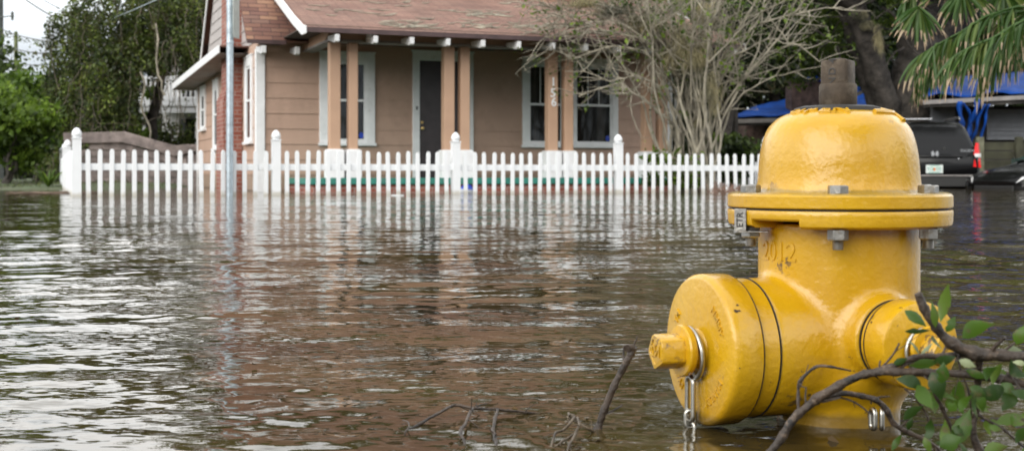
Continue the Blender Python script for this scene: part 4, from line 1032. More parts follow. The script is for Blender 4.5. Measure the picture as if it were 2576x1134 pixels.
def scatter_clumps(c, a, n, sz, seed=0, surf=.45):
    r = random.Random(seed); out = []
    for _ in range(n):
        v = Vector((r.gauss(0, 1), r.gauss(0, 1), r.gauss(0, 1))).normalized()*(surf+(1-surf)*r.random())
        s = sz*r.uniform(.6, 1.35); out.append(((c[0]+v.x*a[0], c[1]+v.y*a[1], c[2]+v.z*a[2]), (s, s, s*r.uniform(.55, .9))))
    return out
def tree(name, label, base, hgt, crown, nl, lsize, lm, bark, tr=.18, seed=0, nclump=26, csz=.8, cat='tree', group=None, branches=7, aspect=.55, lean=(0, 0)):
    """crown = (centre offset, radii)"""
    global rv
    rv = random.Random(seed+100)
    t = empty(name, base, 0, label, cat, group)
    c, a = crown; c = Vector(c)
    mb = MB(); top = Vector((lean[0]+c.x*.6, lean[1]+c.y*.6, c.z*.8))
    n = 8; pts = [Vector((0, 0, -.4)).lerp(top, i/n)+wob((i*.4, seed, 0), 1.0)*tr*(1.2 if 0 < i else 0) for i in range(n+1)]
    mb.tube(pts, taper(tr, tr*.35, n), 10)
    cl = scatter_clumps(c, (a[0]*.85, a[1]*.85, a[2]*.85), nclump, csz, seed)
    for k in range(branches):
        s = pts[rv.randrange(n//3, n)]; e = Vector(cl[k % len(cl)][0]); m_ = 6
        bp_ = [s.lerp(e, i/m_)+Vector((0, 0, .3*math.sin(math.pi*i/m_)))*.5+wob((i*.7, k, seed), 1.1)*.18*(1 if 0 < i < m_ else 0) for i in range(m_+1)]
        mb.tube(bp_, taper(tr*.42, tr*.1, m_), 6)
    mb.build('trunk', bark, t, smooth=60)
    leaves('crown', clump_cloud(cl, nl, .55, seed), lsize, lm, t, aspect, seed=seed)
    return t
def wxy(px, d): return ((px-1288)/F*d, d)
def zz_at(py, d): return H+(440-py)*d/F
BARKD = M['bark']

# ------------------------------------------------------------------ left: vine-smothered tree
def vine_tree():
    d = 31.5; x0, _ = wxy(290, d)
    t = empty('vine_covered_tree', (x0, d, 0), 0, 'huge tree smothered in hanging green vines left of the house', 'tree')
    r = np.random.default_rng(5); rr = random.Random(5)
    cl = []
    def E(px, py, rx, ry, rz, dy=0): cl.append((((px-1288)/F*d-x0, dy, zz_at(py, d)), (rx, ry, rz)))
    for px, py, rx, rz in ((170, 55, .45, .40), (200, 130, .62, .75), (270, 90, .85, .8), (350, 60, .8, .55), (420, 110, .75, .6), (240, 240, .85, .85), (330, 210, 1.0, 1.0), (300, 160, .7, .7), (200, 330, .75, .75), (160, 400, .6, .6),
                           (290, 340, .9, .85), (320, 300, .55, .6), (180, 230, .55, .75), (260, 30, .6, .45), (380, 15, .8, .4), (460, 40, .55, .7), (480, 110, .35, .35), (230, 420, .8, .5), (300, 430, .7, .45), (440, 10, .6, .5), (345, 100, .7, .6)):
        E(px, py, rx, rx*1.2, rz, rr.uniform(-1.0, .9))
    C = clump_cloud(cl, 34000, .45, 3)
    # knock holes where the photograph shows sky through the top
    px = 1288+(C[:, 0]+x0)/(C[:, 1]+d)*F; py = 440-(C[:, 2]-H)*F/(C[:, 1]+d)
    # (uneven upper outline: clumps thin out towards the top)
    keep = r.random(len(C)) < np.clip(1.15-.12*np.maximum(0, C[:, 2]-3.6), .35, 1)
    C = C[keep]; px = px[keep]; py = py[keep]
    op_ = (px > 343+.25*np.maximum(0, 260-py)) & (py > 182) & (py < 480)
    C = C[~op_ | (r.random(len(C)) < .04)]
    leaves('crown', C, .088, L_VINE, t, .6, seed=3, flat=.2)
    # vine curtains: strings of leaves falling from the crown
    S_ = []; mb = MB()
    for k in range(760):
        c, a = rr.choice(cl); v = Vector((rr.uniform(-1, 1), rr.uniform(-1.15, -.2), rr.uniform(-.5, .6)))
        p = Vector(c)+Vector((v.x*a[0], v.y*a[1]*.9, v.z*a[2])); L_ = rr.uniform(.5, 2.6); n = int(L_/.05); q = p.copy(); ph = rr.uniform(0, 6); w_ = rr.uniform(.02, .07)
        for i in range(n):
            q = q+Vector((.012*math.sin(ph+i*.21), .01*math.cos(ph+i*.17), -.05))
            if q.z < .15: break
            qp = (1288+(q.x+x0)/(q.y+d)*F, 440-(q.z-H)*F/(q.y+d))
            if qp[0] > 350 and qp[1] > 190 and rr.random() < .95: continue
            for _ in range(2): S_.append(q+Vector((rr.gauss(0, w_), rr.gauss(0, w_), rr.gauss(0, .02))))
    leaves('hanging_vines', S_, .072, L_VINE, t, .6, seed=4, flat=.3)
    # trunk and bare limbs
    for k in range(15):
        x = rr.uniform(-1.8, 2.1); p = Vector((x, rr.uniform(-1.4, -.9), rr.uniform(.4, 2.4)))
        pts = branchline(p, (rr.gauss(0, .5), -.05, rr.choice((1, .4, -.6))), rr.uniform(.8, 2.2), 9, .28); mb.tube(pts, taper(rr.uniform(.008, .020), .004, 9), 5)
    for k in range(110):
        c, a = rr.choice(cl); p = Vector(c)+Vector((rr.uniform(-1, 1)*a[0], -a[1]*rr.uniform(.6, 1.1), rr.uniform(-.6, .4)*a[2])); L_ = rr.uniform(.8, 2.8); n = 10; q = [p]
        if p.x+x0 > -8.9 and p.z < 2.9: continue
        for i in range(n): q.append(q[-1]+Vector((rr.gauss(0, .05), rr.gauss(0, .03), -L_/n)))
        mb.tube([v for v in q if v.z > -.1] if q[-1].z < -.1 else q, .009, 4, cap=False)
    mb.build('vine_stem', M['vinewood'], t, smooth=60)
    mb = MB()
    for bx_, tx_, h_, r_ in ((-.3, -1.0, 4.3, .26), (.5, 1.2, 4.6, .2), (0, .1, 4.8, .22)):
        n = 9; mb.tube([Vector((bx_+(tx_-bx_)*i/n, .5, -.4+h_*i/n))+wob((i*.5, bx_, 0), 1)*.25 for i in range(n+1)], taper(r_, .06, n), 10)
    mb.build('trunk', BARKD, t, smooth=60)
    mb = MB()
    for a, b in (((392, 60), (398, 190)), ((398, 190), (415, 240))):
        p, q = P(*a, 29.6), P(*b, 29.6); p.x -= x0; q.x -= x0; p.y -= d; q.y -= d; mb.tube([p, p.lerp(q, .3)+Vector((.04, 0, 0)), p.lerp(q, .7)+Vector((-.03, 0, 0)), q], [.022, .026, .02, .024], 6)
    p = P(362, 180, 29.7); pts = []
    for i in range(12): pts.append(P(352+8*math.sin(i*.9)+i*2.2, 180+i*17, 29.7)-Vector((x0, d, 0)))
    mb.tube(pts, .024, 6); mb.build('bare_limb', M['palebark'], t, smooth=60)
vine_tree()
def yard_tree(px, d, top, rx, lab, mt, nl, seed, ls=.14, group=None, name='bushy_tree', csz=.7, tr=.12, low=.9, cat='tree', fill=26):
    x, y = wxy(px, d); zt = zz_at(top, d); zc = (zt+low)/2
    return tree(name, lab, (x, y, 0), zt, ((0, 0, zc), (rx, rx*.9, (zt-low)/2)), nl, ls, mt, BARKD, tr, seed, fill, csz, cat, group)
yard_tree(20, 27, 225, 1.0, 'bright lime-green young tree at the far left edge, below the poles', L_LIME, 7000, 31, .13, csz=.45, low=.5)
yard_tree(95, 33, 165, 1.15, 'mid-green bushy tree between the poles and the vine-covered tree', L_BUSH, 8000, 32, .14, csz=.5, low=.6)
yard_tree(-60, 36, 170, 1.3, 'yellow-green tree at the left edge behind the big utility pole', L_BUSH, 6000, 33, .16, csz=.6, low=.3)
yard_tree(60, 47, 245, 2.2, 'dark low tree far behind the lime-green tree at the left', L_DARK, 5000, 34, .2, csz=1., low=.1)
yard_tree(-160, 34, 40, 2.2, 'tall dark tree just outside the left edge of the street', L_OAK, 6000, 35, .2, csz=1.1, low=1.)
for px, d, top, rx, sd_ in ((-30, 62, 330, 4, 41), (110, 66, 320, 4.5, 42), (250, 60, 190, 3.5, 43), (390, 58, 150, 4, 44), (520, 60, 150, 4.2, 45), (1680, 66, 230, 4, 46), (1860, 64, 215, 4, 47), (2040, 66, 220, 4, 48)):
    yard_tree(px, d, top, rx, {41: 'low far tree at the left edge of the horizon', 42: 'low far tree under the leaning wires', 43: 'tall far tree behind the vine-covered tree, seen through its left half', 44: 'tall far tree behind the vine-covered tree, seen through its middle', 45: 'tall far tree behind the gable end of the house', 46: 'low far tree behind the right end of the bungalow', 47: 'low far tree behind the left tip of the blue tarpaulin', 48: 'low far tree behind the tarped chimney'}[sd_], L_DARK, 5000, sd_, .3, 'trees far behind the left yard', 'distant_tree', 1.6, .3, .0)
for px, d, top, rx, sd_, lab in ((700, 39, -640, 4.2, 51, 'tall tree behind the chimney end of the house'), (980, 41, -800, 4.8, 52, 'tall tree behind the left half of the roof'), (1270, 39, -850, 4.8, 53, 'tall tree behind the middle of the roof'), (1540, 41, -820, 4.8, 54, 'tall tree behind the right half of the roof')):
    yard_tree(px, d, top, rx, lab, L_OAK, 9000, sd_, .3, 'tall trees behind the house', 'shade_tree', 1.9, .4, 4.0, 'tree', 44)
# strap-leaved clump at the foot of the tree
mb = MB(); x, y = wxy(122, 24.5)
for k in range(46):
    a = rv.uniform(0, 6.28); L_ = rv.uniform(.35, .75); e = Vector((math.cos(a), math.sin(a), 0)); w_ = .018; s = e.cross(Vector((0, 0, 1)))*w_
    prev = None; vs = []
    for i in range(6):
        t_ = i/5; p = e*(L_*t_*.75)+Vector((0, 0, L_*(1.2*t_-.75*t_*t_))); ww = 1-t_**2*.95; vs += [p-s*ww, p+s*ww]
    mb.add(vs, [(2*i, 2*i+1, 2*i+3, 2*i+2) for i in range(5)])
o = mb.build('strap_leaved_plant', L_BUSH, None); o.location = (x, y, .03); tag(o, 'strap-leaved green plant at the foot of the vine-covered tree', 'plant')
# grass tufts and wrack on the bank
r = np.random.default_rng(9); n = 2600
gx_ = r.uniform(-11.5, -6.6, n); gy_ = r.uniform(22.3, 32, n); gz = ghgt(gx_, gy_); k = gz > .02; gx_, gy_, gz = gx_[k], gy_[k], gz[k]
leaves('grass', np.stack([gx_, gy_, gz+.03], 1), .09, L_VINE, None, .12, seed=6, up=None); tag(bpy.data.objects['grass'], 'short rough grass on the bank left of the picket fence', 'grass', kind='stuff')
mb = MB()
for k in range(34):
    px = rv.uniform(10, 192); p = PW(px, rv.uniform(482, 487), .012); a = rv.gauss(0, .25); l = rv.uniform(.08, .4)
    mb.tube([p, p+Vector((l*math.cos(a), l*math.sin(a), rv.uniform(-.005, .015))), p+Vector((l*1.6*math.cos(a+.2), l*1.6*math.sin(a+.2), -.005))], [.003, .006, .002], 4)
o = mb.build('driftwood_twigs', M['orangewall'].copy(), None); o.data.materials[0] = simple('pale_drift', (.17, .12, .09), .8, var=.3); tag(o, 'washed-up twigs along the waterline left of the fence', 'debris', kind='stuff')

# ------------------------------------------------------------------ poles and wires at the left
d = 42; x, y = wxy(-4, d); up_ = empty('utility_pole', (x, y, 0), 0, 'thick dark utility pole cut by the left edge of the picture', 'utility pole')
mb = MB(); mb.tube([(0, 0, -.3), (0, 0, 4), (.02, 0, 9.5)], [.17, .155, .13], 14); mb.build('pole', M['pole'], up_, smooth=60)
mb = MB(); z = zz_at(45, d); mb.bar((.1, -.1, z), (.52, -.1, z+.05), .03); mb.build('bracket', M['pole'], up_)
mb = MB(); mb.lathe([(0, -.16), (.05, -.15), (.035, -.08), (.06, -.04), (.04, .02), (.055, .06), (.03, .12), (0, .14)], 12, Matrix.Translation((.50, -.1, z+.06))); mb.build('insulator', M['pole'], up_, smooth=40)
mb = MB(); mb.bar((-1, -.18, 8.6), (1, -.18, 8.6), .1); mb.build('crossarm', M['dkwood'], up_)
d2 = 48; x, y = wxy(40, d2); up2 = empty('wooden_pole', (x, y, 0), 0, 'thin mossy wooden pole with vine-hung wires, right of the thick pole', 'pole')
mb = MB(); zt2 = zz_at(80, d2); mb.tube([(0, 0, -.3), (0, 0, zt2-.1)], [.085, .07], 10); mb.lathe([(.07, zt2-.15), (.08, zt2-.1), (.05, zt2), (0, zt2+.01)], 10); mb.build('pole', simple('mossy_pole', (.13, .15, .07), .9, var=.3, scale=3), up2, smooth=40)
def wire(name, a, b, sag, rad, label, leafy=0, mt=None, group=None):
    n = 18; pts = [a.lerp(b, i/n)-Vector((0, 0, sag*4*(i/n)*(1-i/n))) for i in range(n+1)]
    mb = MB(); mb.tube(pts, rad, 5); o = mb.build(name, mt or M['black'], None); tag(o, label, 'wire', group)
    if leafy:
        C = []
        for _ in range(leafy):
            t_ = rv.random(); i = min(n-1, int(t_*n)); p = pts[i].lerp(pts[i+1], t_*n-i); C.append(p+Vector((rv.gauss(0, .05), rv.gauss(0, .05), -abs(rv.gauss(0, .10)))))
        leaves('vine', C, .11, L_VINE, o, .6, seed=leafy)
wire('power_line', P(54, -8, 40), P(132, 42, 33), .02, .022, 'upper overhead wire sloping down into the vine-covered tree')
wire('power_line', P(98, -8, 38), P(150, 22, 33), .02, .014, 'short thin overhead wire at the top left corner of the tree')
wire('vine_hung_wire', P(0, 72, 42), P(150, 105, 32), .10, .016, 'upper of the three vine-hung wires beside the thin pole', 90)
wire('vine_hung_wire', P(0, 108, 42), P(150, 135, 32), .12, .016, 'middle of the three vine-hung wires beside the thin pole', 70)
wire('vine_hung_wire', P(0, 150, 42), P(150, 160, 32), .10, .014, 'lowest of the three vine-hung wires beside the thin pole', 60)
wire('service_cable', P(290, 44, 30.0), HO+Vector((-.25*ux_+1.2*vx_, -.25*uy_+1.2*vy_, 4.0)), .05, .012, 'thin grey cable running from the vine-covered tree to the gable of the house', 0, M['galv'])

# ------------------------------------------------------------------ white balcony house behind
d = 34.5; xa, xb = wxy(352, d)[0], wxy(540, d)[0]
bh = empty('balcony_house', (xa, d, 0), 0, 'white two-storey house with a railed balcony, half hidden behind the vines', 'house')
def bz(py): return zz_at(py, d)
Wd = xb-xa
mb = MB(); mb.box(0, Wd+3, 2.2, 8, -.3, 6.2); mb.build('wall', M['trim'], bh)
mb = MB(); mb.box(-.1, Wd+2, -.05, .02, bz(284), bz(250)); mb.box(-.1, Wd+2, -.08, -.052, bz(268), bz(262)); mb.build('balcony_fascia', M['white'], bh)
mb = MB(); mb.box(-.1, Wd+2, .022, 2.19, bz(262), bz(254)); mb.build('balcony_floor', M['beam'], bh)
mb = MB(); mb.box(-.05, Wd+2, -.01, .05, bz(200), bz(192)); mb.box(-.05, Wd+2, 0, .04, bz(249), bz(244)); mb.build('balcony_rail', M['white'], bh)
for k in range(26):
    x = .02+k*.135; mb = MB(); mb.box(x-.027, x+.027, .003, .04, bz(243.9), bz(200.1)); mb.build('baluster', M['white'], bh)
for x in (.1, 1.55, 3.2):
    mb = MB(); mb.box(x-.07, x+.07, .06, .2, -.3, bz(262)-.001); mb.build('porch_column', M['trim'], bh)
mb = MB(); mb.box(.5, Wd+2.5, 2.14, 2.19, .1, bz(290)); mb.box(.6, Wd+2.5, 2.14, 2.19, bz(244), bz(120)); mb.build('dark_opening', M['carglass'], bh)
mb = MB(); mb.box(-.6, Wd+4, -.6, 8.4, 5.1, 5.25); mb.add([(-.6, -.6, 5.25), (Wd+4, -.6, 5.25), (Wd+4, 8.4, 5.25), (-.6, 8.4, 5.25), (1, 3.8, 6.9), (Wd+2, 3.8, 6.9)], [(0, 1, 5, 4), (1, 2, 5), (2, 3, 4, 5), (3, 0, 4)]); mb.build('roof', M['fascia'], bh)
mb = MB(); mb.box(1.45, 2.6, 2.09, 2.14, bz(104), bz(62)); mb.box(1.3, 2.7, 1.95, 2.13, bz(112), bz(105)); mb.build('painted_panel', M['orangewall'], bh)
for px, py, d_, mt, sd_ in ((378, 235, 33.6, L_LIME, 1), (372, 300, 33.0, L_LIME, 2), (352, 340, 30.5, L_LIME, 3), (460, 330, 33.5, L_VINE, 4), (415, 320, 33.6, L_VINE, 5)):
    q = P(px, py, d_); big = sd_ > 3; z1 = q.z
    t = empty('creeper', (q.x, q.y, 0), 0, {1: 'bright green creeper tuft against the left end of the balcony rail', 2: 'bright green creeper tuft below the balcony corner', 3: 'yellow-green creeper clump just above the board fence', 4: 'grey-green shrub in the dark opening under the balcony, right one', 5: 'grey-green shrub in the dark opening under the balcony, left one'}[sd_], 'creeper')
    mb = MB(); mb.tube([(0, 0, -.2), (.03, 0, z1*.5), (0, 0, z1)], .012, 5); mb.build('stem', M['palebark'], t)
    s_ = .45 if big else .14+.04*sd_
    leaves('foliage', clump_cloud([((0, 0, z1-(.3 if big else 0)), (s_, s_, s_*(1.2 if big else 1)))], 700 if big else 260, .8, sd_), .09, mt, t, .6, seed=sd_)

# ------------------------------------------------------------------ weathered board fence behind the picket fence
a = P(150, 440, 29.0); b = P(502, 440, 29.7); a.z = b.z = 0; Dd = (b-a); Lb = Dd.length; Dd.normalize()
bf = empty('board_fence', a, math.atan2(Dd.y, Dd.x), 'grey weathered board fence sagging behind the left end of the picket fence', 'fence')
def dl(px):
    k = (px-1288)/F; return (k*a.y-a.x)/(Dd.x-k*Dd.y)
def bzv(px, py): return H+(440-py)*(a.y+dl(px)*Dd.y)/F
def board(px0, py0, px1, py1, hh=.15, th=.03, off=0, parts=None, mids=()):
    hh *= 1.3; P0 = [(px0, py0)]+list(mids)+[(px1, py1)]
    mb = MB(); vs = []
    for px, py in P0:
        x, z = dl(px), bzv(px, py); vs += [(x, off-th/2, z), (x, off-th/2, z-hh), (x, off+th/2, z-hh), (x, off+th/2, z)]
    fs = [(0, 1, 2, 3)[::-1]]
    for i in range(len(P0)-1): fs += [(4*i+j, 4*i+(j+1) % 4, 4*i+4+(j+1) % 4, 4*i+4+j) for j in range(4)]
    m = 4*(len(P0)-1); fs.append((m, m+1, m+2, m+3)); mb.add(vs, fs); mb.build('board', M['board'], bf, bevel=.004)
board(160, 334, 500, 364, .15, off=-.05, mids=((200, 334), (315, 331), (345, 340), (440, 366), (470, 363)))
board(165, 352, 495, 372, .06, off=-.09, mids=((310, 350), (440, 385)))
board(225, 358, 330, 360, .13, .03, -.02); board(325, 366, 470, 400, .14, .03, -.025)
for k, (y0, y1) in enumerate(((378, 382), (394, 397), (410, 413), (428, 429), (446, 446), (464, 463), (478, 477))):
    board(160, y0+rv.uniform(-2, 2), 498, y1+rv.uniform(-2, 2), .115, .028, rv.uniform(-.01, .02), mids=((330, (y0+y1)/2+rv.uniform(-3, 3)),))
for px in (170, 248, 335, 420, 492):
    x = dl(px); mb = MB(); mb.box(x-.05, x+.05, .03, .12, -.3, bzv(px, 345 if px < 350 else 372)); mb.build('fence_post', M['board'], bf, bevel=.006)
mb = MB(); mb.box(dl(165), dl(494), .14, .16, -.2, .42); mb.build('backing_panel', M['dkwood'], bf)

# ------------------------------------------------------------------ right: blue-tarped house
d = 38.0
th = empty('tarped_house', (wxy(1860, d)[0], d, 0), 0, 'low dark brick house with a bright blue tarpaulin over its roof, right background', 'house')
ox_ = th.location.x
def hp(px, py, dd): p = P(px, py, dd); return Vector((p.x-ox_, p.y-d, p.z))
mb = MB(); x1 = hp(1885, 0, d).x; x2 = hp(2700, 0, d).x
mb.box(x1, hp(2385, 0, d).x, .5, 9, -.3, 1.95); mb.build('brick_wall', M['brickwall_far'], th)
# roof slab (dark) with a tarp sheet draped over
E0 = hp(1822, 300, 37.4); E1 = hp(2420, 250, 36.6)
mb = MB()
zt0 = hp(0, 302, 37.4).z
def quadslab(mb, pts, th_=.08):
    q = [p-Vector((0, 0, th_)) for p in pts]; mb.add(list(pts)+q, [(0, 1, 2, 3), (7, 6, 5, 4), (4, 5, 1, 0), (5, 6, 2, 1), (6, 7, 3, 2), (7, 4, 0, 3)])
left = [hp(1822, 301, 37.0), hp(2300, 286, 37.0), hp(2300, 200, 42.5), hp(2040, 232, 42.5)]
quadslab(mb, [p-Vector((0, 0, .035)) for p in left], .16)
right = [hp(2322, 252, 30.5), hp(2760, 236, 30.5), hp(2760, 176, 36), hp(2345, 206, 36)]
quadslab(mb, [p-Vector((0, 0, .035)) for p in right], .14)
mb.build('roof', M['dkwood'], th)
def sheet(name, p, nu=24, nv=12, amp=.05, seed=0, parent=None, mt=None):
    V = []; 
    for j in range(nv+1):
        for i in range(nu+1):
            u, v = i/nu, j/nv; q = (p[0]*(1-u)+p[1]*u)*(1-v)+(p[3]*(1-u)+p[2]*u)*v; q = q+Vector((0, 0, amp*(noise.noise(Vector((u*6+seed, v*4, seed)))+.5*noise.noise(Vector((u*15+seed, v*9, 3)))+1.1)))
            V.append(q)
    Q = [(j*(nu+1)+i, j*(nu+1)+i+1, (j+1)*(nu+1)+i+1, (j+1)*(nu+1)+i) for j in range(nv) for i in range(nu)]
    mb = MB(); mb.add(V, Q); o = mb.build(name, mt or M['tarp'], parent, smooth=50); s_ = o.modifiers.new('thickness', 'SOLIDIFY'); s_.thickness = .015; return o
sheet('tarpaulin', left, 30, 12, .07, 1, th); sheet('tarpaulin', right, 30, 12, .09, 4, th)
for a_, b_ in (((1828, 306), (2290, 293)),):
    mb = MB(); mb.bar(hp(*a_, 36.95), hp(*b_, 36.95), .03, .12); mb.build('gutter', M['beam'], th)
mb = MB(); mb.bar(hp(2322, 258, 30.45), hp(2760, 236, 30.45), .04, .10); mb.build('gutter', M['beam'], th)
# dark chimney stack with a tarp cap
c0, c1 = hp(1992, 190, 37.6), hp(2068, 295, 37.6)
mb = MB(); mb.box(c0.x, c1.x, -.4, .5, c1.z-.3, hp(0, 206, 37.6).z); mb.box(c0.x-.03, c0.x+.3, -.43, .53, hp(0, 206, 37.6).z, hp(0, 199, 37.6).z); mb.build('chimney', M['brickwall_far'], th)
cz = hp(0, 201, 37.6).z
sheet('tarpaulin', [Vector((c0.x-.02, -.5, cz)), Vector((c1.x+.05, -.5, cz-.12)), Vector((c1.x+.05, .6, cz-.1)), Vector((c0.x-.02, .6, cz))], 12, 6, .12, 8, th)
# carport front on the right: garage door, dark openings, hanging tarp strips
mb = MB(); mb.box(hp(2385, 0, 31).x, hp(2800, 0, 31).x, -6.0, -5.8, -.3, hp(0, 262, 31).z); mb.build('carport_wall', M['dkwood'], th)
g0_, g1_ = hp(2482, 0, 31.9), hp(2740, 0, 31.9)
mb = MB(); z = hp(0, 352, 31.9).z
while z < hp(0, 276, 31.9).z: mb.box(g0_.x, g1_.x, -6.13, -6.04, z, z+.098); mb.box(g0_.x, g1_.x, -6.10, -6.04, z+.098, z+.11); z += .11
mb.build('garage_door', M['garage'], th)
mb = MB(); mb.box(hp(2350, 0, 31.5).x, hp(2408, 0, 31.5).x, -6.35, -6.2, .3, hp(0, 262, 31.5).z); mb.build('grey_panel', M['garage'], th)
for k, (pts, w_) in enumerate(((((2415, 255), (2416, 300), (2424, 340), (2424, 375)), .11), (((2462, 250), (2450, 290), (2436, 330), (2426, 370)), .13), (((2475, 262), (2462, 300), (2450, 340), (2440, 368)), .07), (((2488, 262), (2478, 300), (2470, 345), (2466, 366)), .05), (((2425, 258), (2440, 290), (2442, 320), (2432, 360)), .05))):
    mb = MB(); V = []
    cp_ = [hp(x, y, 30.3) for x, y in pts]; n = 14
    for i in range(n+1):
        t_ = i/n*(len(cp_)-1); j = min(len(cp_)-2, int(t_)); p = cp_[j].lerp(cp_[j+1], t_-j); ww = w_*(1+.3*math.sin(i*1.3+k)); y_ = .06*math.sin(i*.9+k*2)
        V += [p+Vector((-ww/2, y_, 0)), p+Vector((0, y_-.04, 0)), p+Vector((ww/2, y_, 0))]
    fs = []
    for i in range(n): fs += [(3*i, 3*i+1, 3*i+4, 3*i+3), (3*i+1, 3*i+2, 3*i+5, 3*i+4)]
    mb.add(V, fs); o = mb.build('tarp_strip', M['tarp'], th, smooth=60); s_ = o.modifiers.new('thickness', 'SOLIDIFY'); s_.thickness = .01
# mossy yard fence in front of it
mf = empty('yard_fence', (wxy(2452, 28.5)[0], 28.5, 0), 0, 'low mossy board fence behind the dark sedan', 'fence')
mb = MB()
for y0, y1 in ((358, 378), (381, 400), (403, 425)): z1, z0 = zz_at(y0, 28.5), zz_at(y1, 28.5); mb.box(0, 2.6, 0, .03, z0, z1)
mb.build('board', M['olive'], mf, bevel=.004)
for px in (2462, 2560): x = wxy(px, 28.5)[0]-mf.location.x; mb = MB(); mb.box(x-.08, x+.08, -.12, -.01, -.3, zz_at(345, 28.5)); mb.build('post', simple('pale_mossy_post', (.15, .15, .10), .9, var=.3) if px < 2500 else M['olive'], mf, bevel=.006)
mf2 = empty('yard_fence', (wxy(1880, 33)[0], 33, 0), 0, 'low mossy board fence under the left end of the blue tarpaulin', 'fence')
mb = MB(); mb.box(0, 4.6, 0, .04, .1, zz_at(378, 33)); mb.box(-.02, 4.6, -.02, -.002, zz_at(388, 33), zz_at(378, 33)); mb.build('board', M['olive'], mf2, bevel=.004)
for k in range(4): mb = MB(); mb.box(k*1.45, k*1.45+.1, -.13, -.022, -.2, zz_at(376, 33)); mb.build('post', M['olive'], mf2)
# ------------------------------------------------------------------ bare multi-stemmed shrub before the porch
def myrtle():
    global rv
    rv = random.Random(77)
    d = 20.9; x0, y0 = wxy(1742, d)
    t = empty('bare_shrub', (x0, y0, 0), 0, 'big bare many-stemmed shrub fanning out in front of the right end of the porch', 'shrub')
    stems = MB(); twigs = MB(); L = []
    tips = []
    def grow(p, dr, L_, r, lev):
        n = max(4, int(L_/.16)); pts = [Vector(p)]; d_ = Vector(dr).normalized(); st = L_/n
        for i in range(n):
            d_ = (d_+Vector((rv.gauss(0, .10+.09*lev), rv.gauss(0, .10+.09*lev), rv.gauss(0, .07)+(.055 if lev < 2 else .02)))).normalized(); pts.append(pts[-1]+d_*st)
        (stems if lev == 0 else twigs).tube(pts, taper(r, r*.4, n), 6 if lev == 0 else 4, cap=False)
        if lev == 0: k = 5
        elif lev == 1: k = 5
        elif lev == 2: k = 4
        else: k = 0
        for _ in range(k):
            i = rv.randrange(int(n*(.58 if lev == 0 else .2)), n+1); i = min(i, n); q = pts[i]; e = (pts[i]-pts[max(0, i-1)]).normalized()
            sd = Vector((rv.gauss(0, 1), rv.gauss(0, .8), rv.gauss(0, .45)+.15)).normalized()
            grow(q, e*.55+sd*.75, L_*rv.uniform(.22, .42), r*.42*rv.uniform(.7, 1.1), lev+1)
        if lev >= 2: tips.append(pts[-1])
    for k in range(40):
        a = rv.uniform(0, 6.28); tilt = rv.uniform(.02, .26)
        if rv.random() < .14: tilt = rv.uniform(.28, .42)
        b = Vector((.34*rv.uniform(-1, 1), .22*rv.uniform(-1, 1), -.25))
        grow(b, (math.cos(a)*tilt+b.x*.25, math.sin(a)*tilt*.8, 1), rv.uniform(3.0, 4.3), rv.uniform(.018, .034), 0)
    def spray(pts, r0, nsub):
        pp = [P(px, py, dd)-Vector((x0, y0, 0)) for px, py, dd in pts]
        q = []
        for i in range(len(pp)-1):
            for j in range(4): q.append(pp[i].lerp(pp[i+1], j/4)+Vector((rv.gauss(0, .012), 0, rv.gauss(0, .012))))
        q.append(pp[-1]); twigs.tube(q, taper(r0, r0*.35, len(q)-1), 5)
        for _ in range(nsub):
            i = rv.randrange(1, len(q)); e = (q[i]-q[i-1]).normalized(); grow(q[i], e*.6+Vector((rv.gauss(0, .5), rv.gauss(0, .4), rv.gauss(0, .5))), rv.uniform(.3, .9), r0*.45, 2)
    D = 20.3
    spray([(1712, 330, 20.8), (1660, 285, 20.5), (1600, 235, D), (1560, 210, D), (1500, 225, D), (1455, 243, D)], .022, 19)
    spray([(1690, 260, 20.8), (1640, 205, 20.4), (1600, 190, D), (1540, 205, D), (1470, 180, D)], .02, 19)
    spray([(1705, 230, 20.8), (1620, 130, 20.3), (1540, 115, D), (1440, 150, D), (1385, 122, D)], .02, 26)
    spray([(1700, 190, 20.8), (1610, 95, D), (1520, 75, D), (1440, 60, D), (1380, 75, D)], .022, 35)
    spray([(1700, 150, 20.8), (1600, 40, D), (1500, 10, D), (1420, 30, D), (1360, 10, D)], .022, 35)
    spray([(1690, 120, 20.8), (1580, -20, D), (1460, -40, D), (1390, -20, D)], .022, 39)
    spray([(1660, 60, 20.8), (1560, 30, D), (1500, 60, D), (1450, 95, D)], .018, 35)
    spray([(1690, 90, 20.8), (1600, 10, 20.1), (1500, -30, 20.1), (1400, -50, 20.1)], .018, 30)
    spray([(1650, 110, 20.8), (1560, 55, 20.2), (1480, 35, 20.2), (1400, 50, 20.2)], .016, 30)
    spray([(1780, 260, 20.8), (1850, 140, 20.6), (1930, 95, 20.6), (2010, 115, 20.6), (2060, 155, 20.6)], .022, 12)
    spray([(1790, 230, 20.8), (1900, 60, 20.6), (1990, 40, 20.6), (2080, 20, 20.6), (2150, 25, 20.6)], .022, 14)
    spray([(1800, 300, 20.8), (1860, 210, 20.6), (1930, 130, 20.6), (1985, 60, 20.6), (2040, -20, 20.6)], .024, 12)
    spray([(1800, 320, 20.8), (1870, 235, 20.6), (1950, 190, 20.6), (2010, 180, 20.6)], .018, 9)
    spray([(1985, 110, 20.6), (1960, 75, 20.6), (1930, 45, 20.6)], .018, 6)
    stems.build('stem', M['palebark'], t, smooth=60); twigs.build('twigs', M['palebark'], t, smooth=60)
    lc = []
    for p in tips:
        if rv.random() < .11:
            for _ in range(rv.randrange(2, 9)): lc.append(p+Vector((rv.gauss(0, .05), rv.gauss(0, .05), rv.gauss(0, .05))))
    leaves('young_leaves', lc, .065, L_LIME, t, .6, seed=12)
